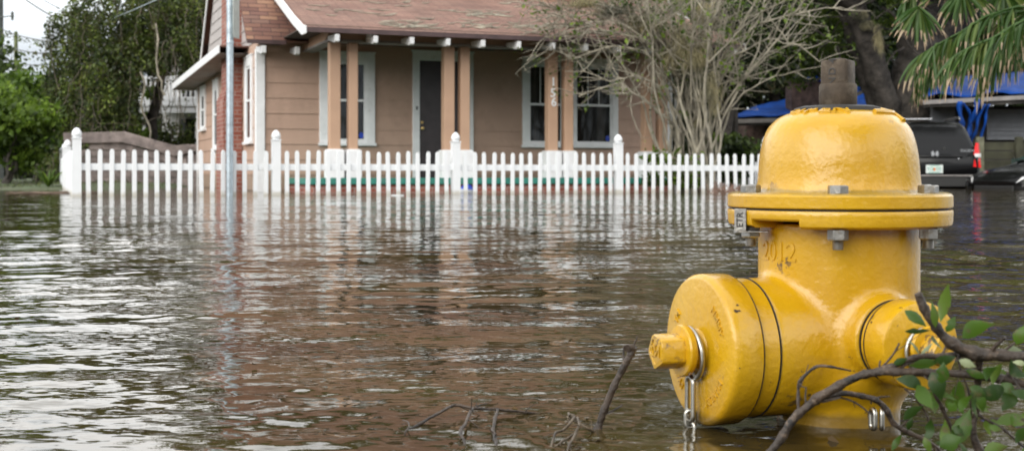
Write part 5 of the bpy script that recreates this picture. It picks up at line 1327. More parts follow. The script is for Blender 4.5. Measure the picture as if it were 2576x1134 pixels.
    mossy(t, [(1772, 60, 20.5, .16, .5), (1745, 150, 20.5, .24, .35), (1690, 150, 20.6, .14, .3), (1783, 225, 20.5, .15, .42), (1800, 260, 20.5, .07, .4), (1470, 12, 20.2, .3, .1), (1620, 60, 20.4, .3, .22), (1715, 100, 20.5, .18, .4), (1770, 130, 20.5, .12, .3), (1545, 30, 20.3, .3, .15), (1760, 330, 20.8, .1, .3)], Vector((x0, y0, 0)), 8)
def mossy(parent, spots, base, seed, mt=None):
    r = random.Random(seed); mb = MB()
    for px, py, d, w_, hh in spots:
        c = P(px, py, d)-base
        for k in range(int(300*w_/.2)):
            p = c+Vector((r.gauss(0, w_*.5), r.gauss(0, w_*.4), r.uniform(-.2, .7)*hh)); L_ = hh*r.uniform(.2, .7); n = 4; q = [p]
            for i in range(n): q.append(q[-1]+Vector((r.gauss(0, .018), r.gauss(0, .018), -L_/n)))
            wv = Vector((.006, r.uniform(-.006, .006), 0)); vs = []
            for i, x in enumerate(q): f = 1-i/n*.8; vs += [x-wv*f, x+wv*f]
            mb.add(vs, [(2*i, 2*i+1, 2*i+3, 2*i+2) for i in range(n)])
    mb.build('spanish_moss', M['moss'], parent)
myrtle()
# low green growth at the shrub's foot
q = PW(1725, 486); t = empty('leafy_plant', (q.x, 20.5, 0), 0, 'low bright-green leafy plant behind the pickets at the foot of the bare shrub', 'plant')
rr = random.Random(4); mb = MB(); C = []
for k in range(22):
    x = rr.uniform(-.45, .30); h_ = rr.uniform(.3, .72); mb.tube([(x, 0, -.2), (x+rr.gauss(0, .05), rr.gauss(0, .05), h_*.6), (x+rr.gauss(0, .1), rr.gauss(0, .1), h_)], .007, 4)
    for _ in range(16): C.append((x+rr.gauss(0, .09), rr.gauss(0, .12), h_*rr.uniform(.2, 1.05)))
mb.build('stem', M['palebark'], t); leaves('foliage', C, .12, L_LIME, t, .45, seed=31)
mb = MB()
for k in range(60):
    px = rr.uniform(1780, 1870); p = PW(px, rr.uniform(482, 489), 0.0); a = rr.uniform(0, 3.1); l = rr.uniform(.1, .3); mb.tube([p, p+Vector((l*math.cos(a)*.6, .05, l*.5*math.sin(a)+.03)), p+Vector((l*1.2*math.cos(a), .05, .02))], .006, 4)
o = mb.build('brush_debris', simple('reddish_brush', (.2, .12, .09), .85, var=.3), None); tag(o, 'tangle of reddish brush caught against the right part of the picket fence', 'debris', kind='stuff')

# ------------------------------------------------------------------ big oak at the right
def oak():
    global rv
    rv = random.Random(91)
    d = 33.0; K = 1.3; x0, y0 = wxy(2270, d)
    t = empty('oak_tree', (x0, y0, 0), 0, 'massive dark oak with several leaning trunks and moss behind the hydrant', 'tree')
    mb = MB()
    def limb(pts, rads, n=14):
        pp = [P(px, py, dd)-Vector((x0, y0, 0)) for px, py, dd in pts]; q = []; rr_ = []
        for i in range(len(pp)-1):
            for j in range(6):
                f = j/6; q.append(pp[i].lerp(pp[i+1], f)+wob((q.__len__()*.35, pts[0][0], 0), 1)*.05); rr_.append(K*(rads[i]*(1-f)+rads[i+1]*f)*(1+.10*rv.uniform(-1, 1)))
        q.append(pp[-1]); rr_.append(K*rads[-1]); mb.tube(q, rr_, n)
    limb([(2285, 500, d), (2280, 380, d), (2290, 260, d), (2310, 120, d), (2330, -60, d+.3), (2350, -260, d+.6)], [.75, .52, .45, .40, .36, .25])
    limb([(2262, 420, d-.2), (2240, 290, d-.3), (2215, 210, d-.4), (2180, 110, d-.5), (2150, 10, d-.5), (2120, -200, d-.5)], [.34, .26, .24, .22, .2, .15])
    limb([(2225, 330, d), (2200, 230, d), (2160, 130, d), (2135, 40, d), (2090, -150, d)], [.2, .22, .2, .19, .13])
    limb([(2300, 200, d), (2380, 90, d), (2460, 10, d-.5), (2600, -80, d-1)], [.3, .22, .2, .15])
    limb([(2350, 420, d+.5), (2350, 250, d+.5), (2400, 60, d+.6), (2440, -120, d+.8)], [.25, .25, .22, .18])
    limb([(2150, 10, d-.5), (2000, -90, d-1), (1850, -200, d-1.4)], [.18, .14, .08]); limb([(2330, -60, d+.3), (2200, -220, d), (2000, -330, d-1)], [.25, .18, .1]); limb([(2330, -60, d), (2500, -250, d-1.5), (2650, -350, d-3)], [.25, .18, .1])
    for k in range(40):
        px, py = rv.uniform(1850, 2420), rv.uniform(-20, 190); p = P(px, py, d-rv.uniform(.2, 1.3))-Vector((x0, y0, 0))
        pts = branchline(p, (rv.gauss(0, 1), rv.gauss(0, .4), rv.gauss(0, .6)), rv.uniform(.7, 2), 8, .22); mb.tube(pts, taper(rv.uniform(.015, .035), .006, 8), 5)
    mb.build('trunk', BARKD, t, smooth=70)
    cl = []
    rr = random.Random(8)
    for k in range(74):
        px = rr.uniform(1840, 2560); py = rr.uniform(-420, 150)
        if 2120 < px < 2360 and py > -20 and rr.random() < .75: continue
        if py > 60 and px > 2300: continue
        s_ = rr.uniform(.35, .8); q = P(px, py, d+rr.uniform(-1.6, 2.0)); s_ *= K; cl.append(((q.x-x0, q.y-y0, q.z), (s_, s_, s_*.7)))
    for px, py, s_ in ((1900, 150, .6), (1950, 120, .6), (2000, 170, .55), (2060, 130, .6), (1880, 190, .5), (1960, 180, .45), (2030, 60, .6), (1940, 40, .6), (1850, 90, .5), (2090, 150, .5), (2100, 90, .5), (2150, 200, .3), (2185, 150, .3), (2230, 60, .4), (2350, 30, .5), (1900, 20, .6), (1980, 70, .5), (2070, 40, .5), (2120, 60, .35), (2010, 190, .4), (1930, 90, .5)):
        q = P(px, py, d+rr.uniform(.3, 1.4)); s_ *= K; cl.append(((q.x-x0, q.y-y0, q.z), (s_, s_, s_*.75)))
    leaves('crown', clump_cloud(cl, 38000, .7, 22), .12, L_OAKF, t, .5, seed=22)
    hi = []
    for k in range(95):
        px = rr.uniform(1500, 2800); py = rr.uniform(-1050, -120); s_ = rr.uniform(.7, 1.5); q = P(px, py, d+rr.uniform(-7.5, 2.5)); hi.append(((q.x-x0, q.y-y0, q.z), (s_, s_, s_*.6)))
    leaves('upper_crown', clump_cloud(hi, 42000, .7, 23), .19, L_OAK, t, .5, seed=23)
    mossy(t, [(2208, 95, 32.0, .10, .5), (2215, 120, 32.0, .06, .4), (1940, 215, 32.4, .22, .25), (2180, 65, 32.0, .16, .2), (2165, 40, 32.0, .2, .2), (1915, 222, 32.4, .15, .25)], Vector((x0, y0, 0)), 3)
oak()
for k, (px, d, top, rx, lab, cs) in enumerate(((1830, 31, -40, 1.6, 'dark evergreen directly behind the bare shrub', .75), (1960, 43, -120, 2.8, 'dark evergreen well behind the left tip of the blue tarpaulin', .85), (2110, 44, -150, 3.2, 'tall dark tree rising behind the tarped chimney', 1.3), (2330, 45, -220, 3.6, 'tall dark tree behind the oak trunks', 1.4), (2560, 44, -260, 3.8, 'tall dark tree behind the tarped roof at the right edge', 1.4), (1760, 43, -60, 2.6, 'dark tree behind the right end of the bungalow', 1.1), (2780, 40, -300, 4, 'tall dark tree just beyond the right edge', 1.5))):
    yard_tree(px, d, top, rx, lab, L_DARK, 11000 if k < 5 else 6000, 60+k, .15 if d < 40 else .24, 'dark trees behind the tarped house', 'evergreen_tree', cs, .22, 2.05 if k < 2 else .3, 'tree', 34)
for k, (px, d, top, rx, lab) in enumerate(((1850, 28.5, 335, .5, 'bright leafy bush right of the bare shrub, above the pickets'), (1930, 35, 352, .7, 'dim leafy bush before the brick wall of the tarped house'))):
    yard_tree(px, d, top, rx, lab, (L_OAK, L_BUSH)[k], 2200, 80+k, .12, None, 'leafy_bush', .35, .04, .1, 'bush', 16)

# ------------------------------------------------------------------ fan palm hanging in from the right
def frondmat():
    m, N, L, B = mat('palm_frond'); uv = N.new('ShaderNodeUVMap'); uv.uv_map = 'UVMap'; sp = N.new('ShaderNodeSeparateXYZ'); L.new(uv.outputs[0], sp.inputs[0])
    g = N.new('ShaderNodeNewGeometry')
    r = ramp(N, [(0, (.035, .09, .016)), (.6, (.07, .14, .025)), (1, (.15, .20, .045))]); L.new(g.outputs['Random Per Island'], r.inputs['Fac'])
    ad = N.new('ShaderNodeMath'); ad.operation = 'MULTIPLY_ADD'; L.new(g.outputs['Random Per Island'], ad.inputs[0]); ad.inputs[1].default_value = .36; L.new(sp.outputs['Y'], ad.inputs[2])
    r2 = ramp(N, [(.95, (0, 0, 0)), (1.1-.1, (1, 1, 1))]); L.new(ad.outputs[0], r2.inputs['Fac'])
    r3 = ramp(N, [(0, (.42, .27, .15)), (1, (.6, .48, .34))]); L.new(g.outputs['Random Per Island'], r3.inputs['Fac'])
    mx = N.new('ShaderNodeMix'); mx.data_type = 'RGBA'; L.new(r2.outputs['Color'], mx.inputs['Factor']); L.new(r.outputs['Color'], mx.inputs['A']); L.new(r3.outputs['Color'], mx.inputs['B'])
    L.new(mx.outputs['Result'], B.inputs['Base Color']); B.inputs['Roughness'].default_value = .45
    t = N.new('ShaderNodeBsdfTranslucent'); L.new(mx.outputs['Result'], t.inputs['Color']); s = N.new('ShaderNodeMixShader'); s.inputs[0].default_value = .35
    L.new(B.outputs[0], s.inputs[1]); L.new(t.outputs[0], s.inputs[2]); L.new(s.outputs[0], N['Material Output'].inputs['Surface']); return m
M['frond'] = frondmat()
pd_ = 9.0
PB = Vector(((2790-1288)/F*pd_, pd_, 0))
palm = empty('fan_palm', PB, 0, 'fan palm at the right edge with drooping brown-tipped leaves', 'palm')
mb = MB(); nr = random.Random(2); mb.lathe([(.20, -.3), (.19, .4), (.17, .9), (.19, 1.1), (.14, 1.35), (0, 1.5)], 18); mb.build('trunk', BARKD, palm, smooth=60)
def seg(mb, p, d0, L_, w_, droop, r):
    """one folded leaf segment"""
    d = Vector(d0).normalized(); n = 7; pts = [Vector(p)]
    for i in range(n): d = (d+Vector((r.gauss(0, .03), r.gauss(0, .03), -droop*(.4+i/n)))).normalized(); pts.append(pts[-1]+d*L_/n)
    s = Vector((d0[1], -d0[0], 0)); s = d.cross(Vector((r.gauss(0, 1), r.gauss(0, 1), r.gauss(0, .3)))).normalized()
    vs = []; uv = []
    for i, q in enumerate(pts):
        t = i/n; ww = w_*(.35+.65*math.sin(min(1, t*2.2)*math.pi/2))*(1-max(0, t-.35)/.65)**.8+.0012
        nn = s.cross(d).normalized(); vs += [q-s*ww, q+nn*ww*.35, q+s*ww]
    fs = []; us = []
    for i in range(n):
        a, b = i/n, (i+1)/n
        fs += [(3*i, 3*i+1, 3*i+4, 3*i+3), (3*i+1, 3*i+2, 3*i+5, 3*i+4)]; us += [[(0, a), (.5, a), (.5, b), (0, b)], [(.5, a), (1, a), (1, b), (.5, b)]]
    mb.add(vs, fs, us)
def frond(rib, n, L0, w_=.013, droop=.28, spread=1.0, seed=0, petiole=None, both=True):
    r = random.Random(seed); pp = [P(*q)-PB for q in rib]; m = len(pp)-1
    def at(t): j = min(m-1, int(t*m)); f = t*m-j; return pp[j].lerp(pp[j+1], f), (pp[j+1]-pp[j]).normalized()
    mb = MB()
    for k in range(n):
        t = (k+.5)/n; q, e = at(t)
        for sd in ((-1, 1) if both else (1,)):
            out = Vector((0, sd, 0))*spread*r.uniform(.4, 1)
            fwd = e*(.3+1.1*t*t)
            d0 = fwd+out+Vector((r.gauss(0, .22), 0, r.uniform(-1.1, -.1)))
            seg(mb, q+Vector((r.gauss(0, .008), r.gauss(0, .01), r.gauss(0, .006))), d0, L0*r.uniform(.45, 1.1)*(1-.25*abs(t-.5)), w_*r.uniform(.8, 1.2), droop*r.uniform(.3, 2.0), r)
    fr = mb.build('frond', M['frond'], palm)
    mb = MB(); st = petiole or []
    pts = [P(*q)-PB for q in st]+pp; mb.tube(pts, taper(.016, .005, len(pts)-1), 6); mb.build('midrib', M['frond'], fr, smooth=60)
frond([(2560, 18, 9.0), (2480, 42, 9.0), (2420, 80, 9.0), (2360, 112, 9.0), (2312, 142, 9.0)], 54, .36, .0115, .35, .55, 1, [(2790, 40, 9)])
frond([(2620, 30, 8.6), (2560, 60, 8.6), (2500, 95, 8.6), (2440, 120, 8.6), (2395, 145, 8.6)], 52, .38, .0115, .40, .5, 2, [(2790, 90, 8.9)])
frond([(2660, 70, 9.3), (2600, 90, 9.3), (2540, 110, 9.3), (2480, 150, 9.3)], 44, .36, .013, .4, .5, 3, [(2790, 110, 9)])
frond([(2420, 120, 9.4), (2370, 150, 9.4), (2330, 180, 9.4), (2312, 205, 9.4)], 46, .28, .012, .40, .6, 4, [(2790, 60, 9), (2600, 70, 9.3)])
frond([(2620, 90, 8.8), (2560, 105, 8.8), (2510, 140, 8.8), (2470, 190, 8.9)], 36, .30, .012, .45, .4, 9, [(2790, 100, 9)])
def fan(hub, axis_, n, L0, w_, droop, seed, petiole, span=150):
    r = random.Random(seed); h = P(*hub)-PB; ax_ = Vector(axis_).normalized(); side = ax_.cross(Vector((0, -1, .25))).normalized(); mb = MB()
    for k in range(n):
        a = R(-span/2+span*(k+.5)/n); d0 = ax_*math.cos(a)+side*math.sin(a)+Vector((0, r.gauss(0, .12), 0)); seg(mb, h, d0, L0*r.uniform(.8, 1.1), w_, droop*r.uniform(.6, 1.3), r)
    fr = mb.build('frond', M['frond'], palm); mb = MB(); pts = [P(*q)-PB for q in petiole]+[h]; mb.tube(pts, taper(.014, .007, len(pts)-1), 6); mb.build('midrib', M['frond'], fr, smooth=60)
fan((2312, 18, 9.2), (-.12, -.2, -1), 26, .30, .017, .12, 5, [(2790, -60, 9), (2500, -60, 9.2), (2360, -20, 9.2)], 130)
fan((2420, -20, 9.2), (.1, -.2, -1), 26, .30, .016, .15, 6, [(2790, -20, 9), (2520, -50, 9.2)], 150)
fan((2520, -30, 9.5), (-.1, -.1, -1), 26, .30, .015, .15, 7, [(2790, -20, 9), (2600, -60, 9.4)], 150)
fan((2590, 30, 9.0), (-.5, -.2, -1), 26, .34, .015, .25, 8, [(2790, 30, 9)], 160)
frond([(2340, -40, 9.8), (2300, -20, 9.8), (2270, 10, 9.8)], 18, .3, .013, .3, .5, 11, [(2790, -80, 9), (2500, -80, 9.6)])
for k in range(5):
    a = k*1.2+.3; h = Vector((math.cos(a)*.8, math.sin(a)*.8+.3, 1.9)); r = random.Random(50+k); mb = MB()
    for j in range(26): b = R(-80+160*j/25); e = Vector((math.cos(a), math.sin(a), -.1)); s = e.cross(Vector((0, 0, 1))); seg(mb, h, e*math.cos(b)+s*math.sin(b), .6, .016, .2, r)
    fr = mb.build('frond', M['frond'], palm); mb = MB(); mb.tube([(0, 0, 1.3), h*.5+Vector((0, 0, .8)), h], taper(.018, .008, 2), 6); mb.build('midrib', M['frond'], fr)
# ------------------------------------------------------------------ parked cars
def loftmesh(mb, secs, close=True):
    """secs: list of (y, [(x, z), ...]) all the same length"""
    n = len(secs[0][1]); vs = [(x, y, z) for y, pts in secs for x, z in pts]
    fs = [(i*n+k, (i+1)*n+k, (i+1)*n+(k+1) % n, i*n+(k+1) % n) for i in range(len(secs)-1) for k in range(n)]
    if close: fs += [tuple(range(n)), tuple((len(secs)-1)*n+k for k in range(n-1, -1, -1))]
    return mb.add(vs, fs)
def carsec(w, z0, zs, zr, wr, wb=None):
    """closed half-mirrored section: sill z0, shoulder zs, roof zr with half width wr"""
    wb = wb or w*.93
    h = [(wb*.9, z0), (wb, z0+.06), (w*.985, z0+.22), (w, (z0+zs)/2+.05), (w*.985, zs-.05), (w*.95, zs), (wr+(w*.95-wr)*.45, zs+(zr-zs)*.55), (wr, zr-.05), (wr*.9, zr-.012), (wr*.5, zr)]
    return [(x, z) for x, z in h]+[(-x, z) for x, z in reversed(h)]
def wheel(parent, x, y, z, r=.34, w=.22):
    m4 = Matrix.Translation((x, y, z)) @ Matrix.Rotation(R(90), 4, 'Y'); mb = MB()
    mb.lathe([(r*.6, -w/2), (r*.92, -w/2), (r, -w*.36), (r, w*.36), (r*.92, w/2), (r*.6, w/2)], 28, m4); ty = mb.build('wheel', M['tyre'], parent, smooth=40)
    mb = MB(); mb.lathe([(0, -w*.42), (r*.62, -w*.44), (r*.62, w*.44), (0, w*.42)], 20, m4); mb.build('rim', M['silver'], ty, smooth=40)
def suv():
    d = 25.6; c = P(2351, 440, d); o = empty('parked_suv', (c.x, c.y, -.38), R(-9), 'black sport utility vehicle seen from behind, left of the sedan, with a white licence plate', 'car')
    L_ = 4.3; mb = MB()      # y=0 rear bumper, forward +y
    prof = [(.00, .50, .98, 1.00, .60, .84), (.06, .38, 1.02, 1.06, .66, .88), (.14, .32, 1.05, 1.20, .74, .90), (.34, .30, 1.06, 1.56, .66, .905), (.55, .30, 1.06, 1.655, .63, .91), (1.2, .30, 1.05, 1.69, .64, .915), (2.2, .30, 1.04, 1.69, .64, .915), (2.9, .30, 1.02, 1.50, .62, .91), (3.3, .30, 1.0, 1.12, .70, .90), (3.9, .32, .94, .99, .72, .88), (4.2, .36, .82, .84, .66, .82), (4.3, .42, .70, .72, .55, .72)]
    loftmesh(mb, [(y, carsec(w, z0, zs, zr, wr)) for y, z0, zs, zr, wr, w in prof])
    body = mb.build('body', M['carpaint'], o, smooth=38)
    mb = MB(); P8 = [(-.66, .165, 1.09), (.66, .165, 1.09), (.60, .365, 1.53), (.45, .395, 1.575), (-.45, .395, 1.575), (-.60, .365, 1.53)]
    mb.add([(x, y-.035, z) for x, y, z in P8]+[(x, y+.02, z) for x, y, z in P8], [tuple(range(6)), tuple(range(11, 5, -1))]+[(i, 6+i, 6+(i+1) % 6, (i+1) % 6) for i in range(6)]); mb.build('rear_window', M['carglass'], o, bevel=.01)
    mb = MB(); mb.bar((-.35, .12, 1.12), (.20, .15, 1.145), .018); mb.lathe([(0, 0), (.03, 0), (.03, .03), (0, .03)], 12, Matrix.Translation((.2, .11, 1.13)) @ Matrix.Rotation(R(90), 4, 'X')); mb.build('wiper', M['plastic'], o)
    for s in (-1, 1):
        mb = MB(); q = [(s*.745, .0, .78), (s*.885, .05, .76), (s*.90, .20, .78), (s*.905, .26, 1.0), (s*.875, .22, 1.24), (s*.82, .13, 1.24), (s*.76, .03, 1.05)]
        vs = [Vector(p) for p in q]; ctr = Vector((s*.82, .25, 1.0))
        out = [p+(Vector((s*.018, -.018, 0))) for p in vs]; n = 7
        mb.add(out+vs, [tuple(range(n)), tuple(range(2*n-1, n-1, -1))]+[(i, n+i, n+(i+1) % n, (i+1) % n) for i in range(n)]); tl = mb.build('tail_lamp', M['red'], o)
        mb = MB(); mb.add([(s*.78, -.03, .96), (s*.90, .035, .96), (s*.918, .18, .94), (s*.918, .18, 1.03), (s*.90, .035, 1.03), (s*.76, -.02, 1.03)], [(0, 1, 4, 5), (1, 2, 3, 4)]); mb.build('reversing_lamp', M['lampwhite'], tl)
        mb = MB(); mb.tube([(s*.60, .62, 1.69), (s*.60, .72, 1.745), (s*.60, 2.2, 1.76), (s*.60, 2.35, 1.70)], .018, 8); mb.build('roof_rail', M['silver'], o, smooth=50)
        mb = MB(); mb.add([(s*.87, .50, 1.10), (s*.895, 3.0, 1.07), (s*.70, 2.55, 1.55), (s*.70, .62, 1.56)], [(0, 1, 2, 3) if s < 0 else (3, 2, 1, 0)]); g_ = mb.build('side_window', M['carglass'], o); g_.location.x = s*.012
        for y in (.85, 3.45): wheel(o, s*.80, y, .33)
        mb = MB(); mb.box(s*.95-.09, s*.95+.09, 2.75, 2.86, 1.02, 1.18); mb.build('door_mirror', M['carpaint'], o, bevel=.02)
    mb = MB(); mb.box(-.62, .04, .50, .53, 1.700, 1.728); mb.box(-.70, -.62, .49, .53, 1.695, 1.73); mb.build('roof_bar', M['silver'], o, bevel=.006)
    mb = MB(); mb.box(-.86, .86, -.07, .08, .40, .60); mb.box(-.84, .84, -.085, -.065, .585, .612); bm = mb.build('rear_bumper', M['plastic'], o, bevel=.03, seg=3)
    mb = MB(); mb.box(-.845, .845, -.092, -.084, .60, .625); mb.build('bumper_strip', M['beam'], bm, bevel=.003)
    mb = MB(); mb.box(-.55, .55, -.035, .05, .955, .985); mb.build('grab_bar', M['carpaint'], o, bevel=.012)
    mb = MB()
    for x0, m_ in ((-.042, 1), (.042, -1)):
        vs = [(x0+.030*math.cos(R(a))-m_*0.0, -.045, 1.03+.052*math.sin(R(a))+0) for a in range(0, 360, 30)]; n = 12; mb.add(vs+[(x, y+.02, z) for x, y, z in vs], [tuple(range(n))]+[(i, n+i, n+(i+1) % n, (i+1) % n) for i in range(n)])
    mb.bar((-.03, -.04, 1.0), (.03, -.04, 1.05), .012); mb.build('emblem', M['silver'], o)
    mb = MB(); vs, fs = textmesh('TUCSON', .062, .002); mb.add([(v.x*1.1+.63, -.016-v.z+.0, v.y+1.085) for v in vs], fs); mb.build('model_lettering', M['silver'], o)
    mb = MB(); mb.box(-.175, .155, -.05, -.035, .655, .815); pl = mb.build('licence_plate', M['plate'], o, bevel=.004)
    mb = MB(); vs, fs = textmesh('YCM 07L', .092, .001); mb.add([(v.x*.78-.01, -.0515-v.z, v.y+.735) for v in vs], fs)
    mb.box(-.12, .10, -.0515, -.0502, .665, .678); mb.box(-.10, .08, -.0515, -.0502, .795, .808); mb.build('plate_lettering', M['plategreen'], pl)
    mb = MB(); mb.prism([(.022*math.cos(R(a)), .03*math.sin(R(a))) for a in range(0, 360, 30)], 0, .002, Matrix.Translation((-.01, -.0522, .732)) @ Matrix.Rotation(R(90), 4, 'X')); mb.build('orange_mark', M['orange'], pl)
    mb = MB(); mb.lathe([(0, 0), (.016, 0), (.012, .01), (0, .012)], 12, Matrix.Translation((.46, -.035, .93)) @ Matrix.Rotation(R(90), 4, 'X')); mb.build('hatch_lock', M['silver'], o)
suv(); bpy.data.objects['parked_suv'].scale = (1, 1, 1.05)
def sedan():
    c = P(2500, 440, 23.4); o = empty('parked_sedan', (c.x, c.y, -.46), R(-62), 'black sedan at the right edge with greenish glass, right of the sport utility vehicle', 'car')
    mb = MB()   # y = 0 is the near-left end (front), body runs to +y; rotated so that +y points right and away
    prof = [(.0, .34, .60, .62, .50, .62), (.12, .26, .68, .72, .60, .78), (.5, .22, .76, .84, .70, .86), (1.1, .20, .86, .92, .70, .89), (1.35, .20, .89, .98, .70, .895), (1.75, .20, .91, 1.22, .60, .90), (2.2, .20, .92, 1.38, .53, .90), (2.8, .20, .93, 1.42, .52, .90), (3.3, .20, .94, 1.36, .53, .90), (3.9, .20, .95, 1.08, .62, .89), (4.4, .24, .93, .99, .66, .86), (4.68, .34, .84, .86, .55, .74)]
    loftmesh(mb, [(y, carsec(w, z0, zs, zr, wr)) for y, z0, zs, zr, wr, w in prof]); mb.build('body', M['carpaint'], o, smooth=38)
    mb = MB(); q = [(-.70, 1.40, 1.00), (.70, 1.40, 1.00), (.52, 2.14, 1.375), (-.52, 2.14, 1.375)]
    mb.add([(x, y-.01, z+.012) for x, y, z in q]+[(x, y+.02, z-.02) for x, y, z in q], [(0, 1, 2, 3), (7, 6, 5, 4)]+[(i, 4+i, 4+(i+1) % 4, (i+1) % 4) for i in range(4)]); mb.build('windscreen', M['greenglass'], o)
    for s in (-1, 1):
        mb = MB(); mb.add([(s*.875, 1.75, .96), (s*.875, 3.75, .98), (s*.60, 3.25, 1.33), (s*.60, 2.2, 1.34)], [(0, 1, 2, 3) if s < 0 else (3, 2, 1, 0)]); g_ = mb.build('side_window', M['greenglass'], o); g_.location.x = s*.015
        for y in (.85, 3.75): wheel(o, s*.79, y, .31, .31)
        mb = MB(); mb.box(s*.99-.10, s*.99+.10, 1.72, 1.80, .93, 1.07); mr = mb.build('door_mirror', M['carpaint'], o, bevel=.03, seg=3); mb = MB(); mb.box(s*.99-.08, s*.99+.08, 1.71, 1.719, .945, 1.055); mb.build('mirror_shell', M['greenglass'] if s < 0 else M['signback'], mr)
        mb = MB(); mb.add([(s*.50, .035, .60), (s*.76, .14, .60), (s*.80, .30, .72), (s*.56, .12, .70)], [(0, 1, 2, 3) if s > 0 else (3, 2, 1, 0)]); g_ = mb.build('headlamp', M['lampwhite'], o); g_.location.y = -.03
    mb = MB(); mb.bar((-.2, 1.37, 1.02), (.45, 1.42, 1.05), .015); mb.bar((-.6, 1.37, 1.02), (.0, 1.42, 1.06), .015); mb.build('wiper', M['plastic'], o)
    mb = MB(); mb.box(-.45, .45, -.02, .05, .42, .54); mb.build('grille', M['plastic'], o, bevel=.02)
    mb = MB(); mb.tube([(-.895, 1.2, .66), (-.915, 2.5, .67), (-.905, 4.1, .69)], .014, 6); mb.tube([(.895, 1.2, .66), (.915, 2.5, .67), (.905, 4.1, .69)], .014, 6); mb.build('side_moulding', M['silver'], o)
sedan()

# ------------------------------------------------------------------ near the camera: broken branches in the water
lr = random.Random(12)
def pline(mb, pts, r, n=8, sub=5, wb=.0016, seed=0):
    """(px, py, d) points, smooth through them, knotty"""
    q = [P(*p) for p in pts]; out = []; rads = []
    rs = r if hasattr(r, '__len__') else [r]*len(q); m = len(q)
    for i in range(m-1):
        p0, p1, p2, p3 = q[max(0, i-1)], q[i], q[i+1], q[min(m-1, i+2)]
        for k in range(sub):
            t = k/sub; p = .5*((2*p1)+(-p0+p2)*t+(2*p0-5*p1+4*p2-p3)*t*t+(-p0+3*p1-3*p2+p3)*t**3)
            out.append(p+wob(p*60, 1, seed)*wb); rads.append((rs[i]*(1-t)+rs[i+1]*t)*.86*(1+.22*noise.noise(p*140)+(.2 if k == 0 and 0 < i else 0)))
    out.append(q[-1]); rads.append(rs[-1]); mb.tube(out, rads, n)
    for _ in range(len(out)//7):                      # snapped side stubs
        i = lr.randrange(2, len(out)-2); e = (out[i+1]-out[i]).normalized(); s_ = Vector((lr.gauss(0, 1), lr.gauss(0, .6), lr.gauss(.3, 1))).normalized(); l_ = lr.uniform(.006, .022)
        mb.tube([out[i], out[i]+(s_+e*.6)*l_*.5, out[i]+(s_+e*.8)*l_], [rads[i]*.45, rads[i]*.34, rads[i]*.26], 5)
    return out
def wl(px, py, h=0.0): d = (H-h)*F/(py-440); return (px, py, d)
br = empty('broken_branch', P(2460, 900, 1.16), 0, 'dark broken branch with green leaves in front of the right side of the hydrant', 'branch')
BB = Vector(br.location)
def built(mb, nm, mt, par, base): 
    mb.v = [(x-base.x, y-base.y, z-base.z) for x, y, z in mb.v]; return mb.build(nm, mt, par, smooth=60)
mb = MB()
pline(mb, [(2310, 738, 1.15), (2326, 775, 1.15), (2352, 822, 1.15), (2392, 862, 1.15), (2450, 890, 1.15), (2520, 893, 1.14), (2600, 900, 1.13), (2700, 900, 1.12)], [.0042, .0046, .0048, .0062, .0082, .0058, .0052, .005], 10)
pline(mb, [(1925, 1150, 1.19), (1970, 1092, 1.19), (2010, 1040, 1.19), (2052, 1004, 1.19), (2110, 968, 1.18), (2180, 942, 1.17), (2250, 935, 1.16), (2330, 937, 1.16), (2420, 938, 1.15), (2520, 955, 1.14), (2650, 980, 1.13)], [.0048, .0046, .0048, .0050, .0046, .0042, .0042, .0040, .0040, .0042, .004], 10)
pline(mb, [(2190, 940, 1.17), (2240, 922, 1.165), (2300, 900, 1.16), (2370, 893, 1.16), (2440, 892, 1.155)], [.0034, .0032, .0030, .003, .004], 8)
pline(mb, [(2015, 1032, 1.19), (2060, 1000, 1.2), (2117, 990, 1.2), (2170, 996, 1.2), (2205, 1008, 1.2), (2230, 1030, 1.2), (2250, 1066, 1.2), (2290, 1090, 1.2), (2330, 1105, 1.2), (2380, 1150, 1.2)], [.0036, .0034, .0030, .0030, .0034, .0034, .0032, .0028, .0024, .002], 8)
pline(mb, [(2010, 1035, 1.19), (2008, 990, 1.2), (2012, 960, 1.2), (2050, 924, 1.2), (2092, 922, 1.2), (2141, 932, 1.2)], [.0018, .0016, .0018, .0016, .0014, .0008], 6, wb=.0006)
pline(mb, [(2112, 1000, 1.2), (2150, 1012, 1.2), (2190, 1040, 1.2)], [.0012, .0011, .0009], 5)
pline(mb, [(2210, 935, 1.17), (2238, 900, 1.17), (2262, 862, 1.17)], [.0016, .0012, .0009], 6)
pline(mb, [(2462, 900, 1.15), (2462, 960, 1.16), (2456, 1030, 1.17), (2448, 1080, 1.17), (2470, 1150, 1.17)], [.0040, .0034, .0028, .0030, .006], 8)
pline(mb, [(2520, 890, 1.14), (2540, 870, 1.14), (2590, 840, 1.14)], [.002, .0014, .001], 6)
pline(mb, [(2410, 880, 1.15), (2416, 930, 1.15), (2436, 990, 1.15), (2448, 1050, 1.16)], [.0016, .0012, .001, .0008], 6)
pline(mb, [(2275, 976, 1.17), (2310, 1010, 1.17), (2336, 1060, 1.18), (2330, 1100, 1.18)], [.0013, .0012, .001, .001], 6)
pline(mb, [(2340, 960, 1.16), (2370, 1030, 1.165), (2392, 1080, 1.17), (2400, 1120, 1.18)], [.002, .002, .0018, .0016], 6)
pline(mb, [(2460, 1040, 1.16), (2520, 1080, 1.16), (2600, 1140, 1.15)], [.002, .0016, .001], 6)
pline(mb, [(2560, 905, 1.13), (2545, 940, 1.13), (2580, 1000, 1.12)], [.0018, .0014, .001], 6)
built(mb, 'twig_wood', M['twig'], br, BB)
lr = random.Random(12)
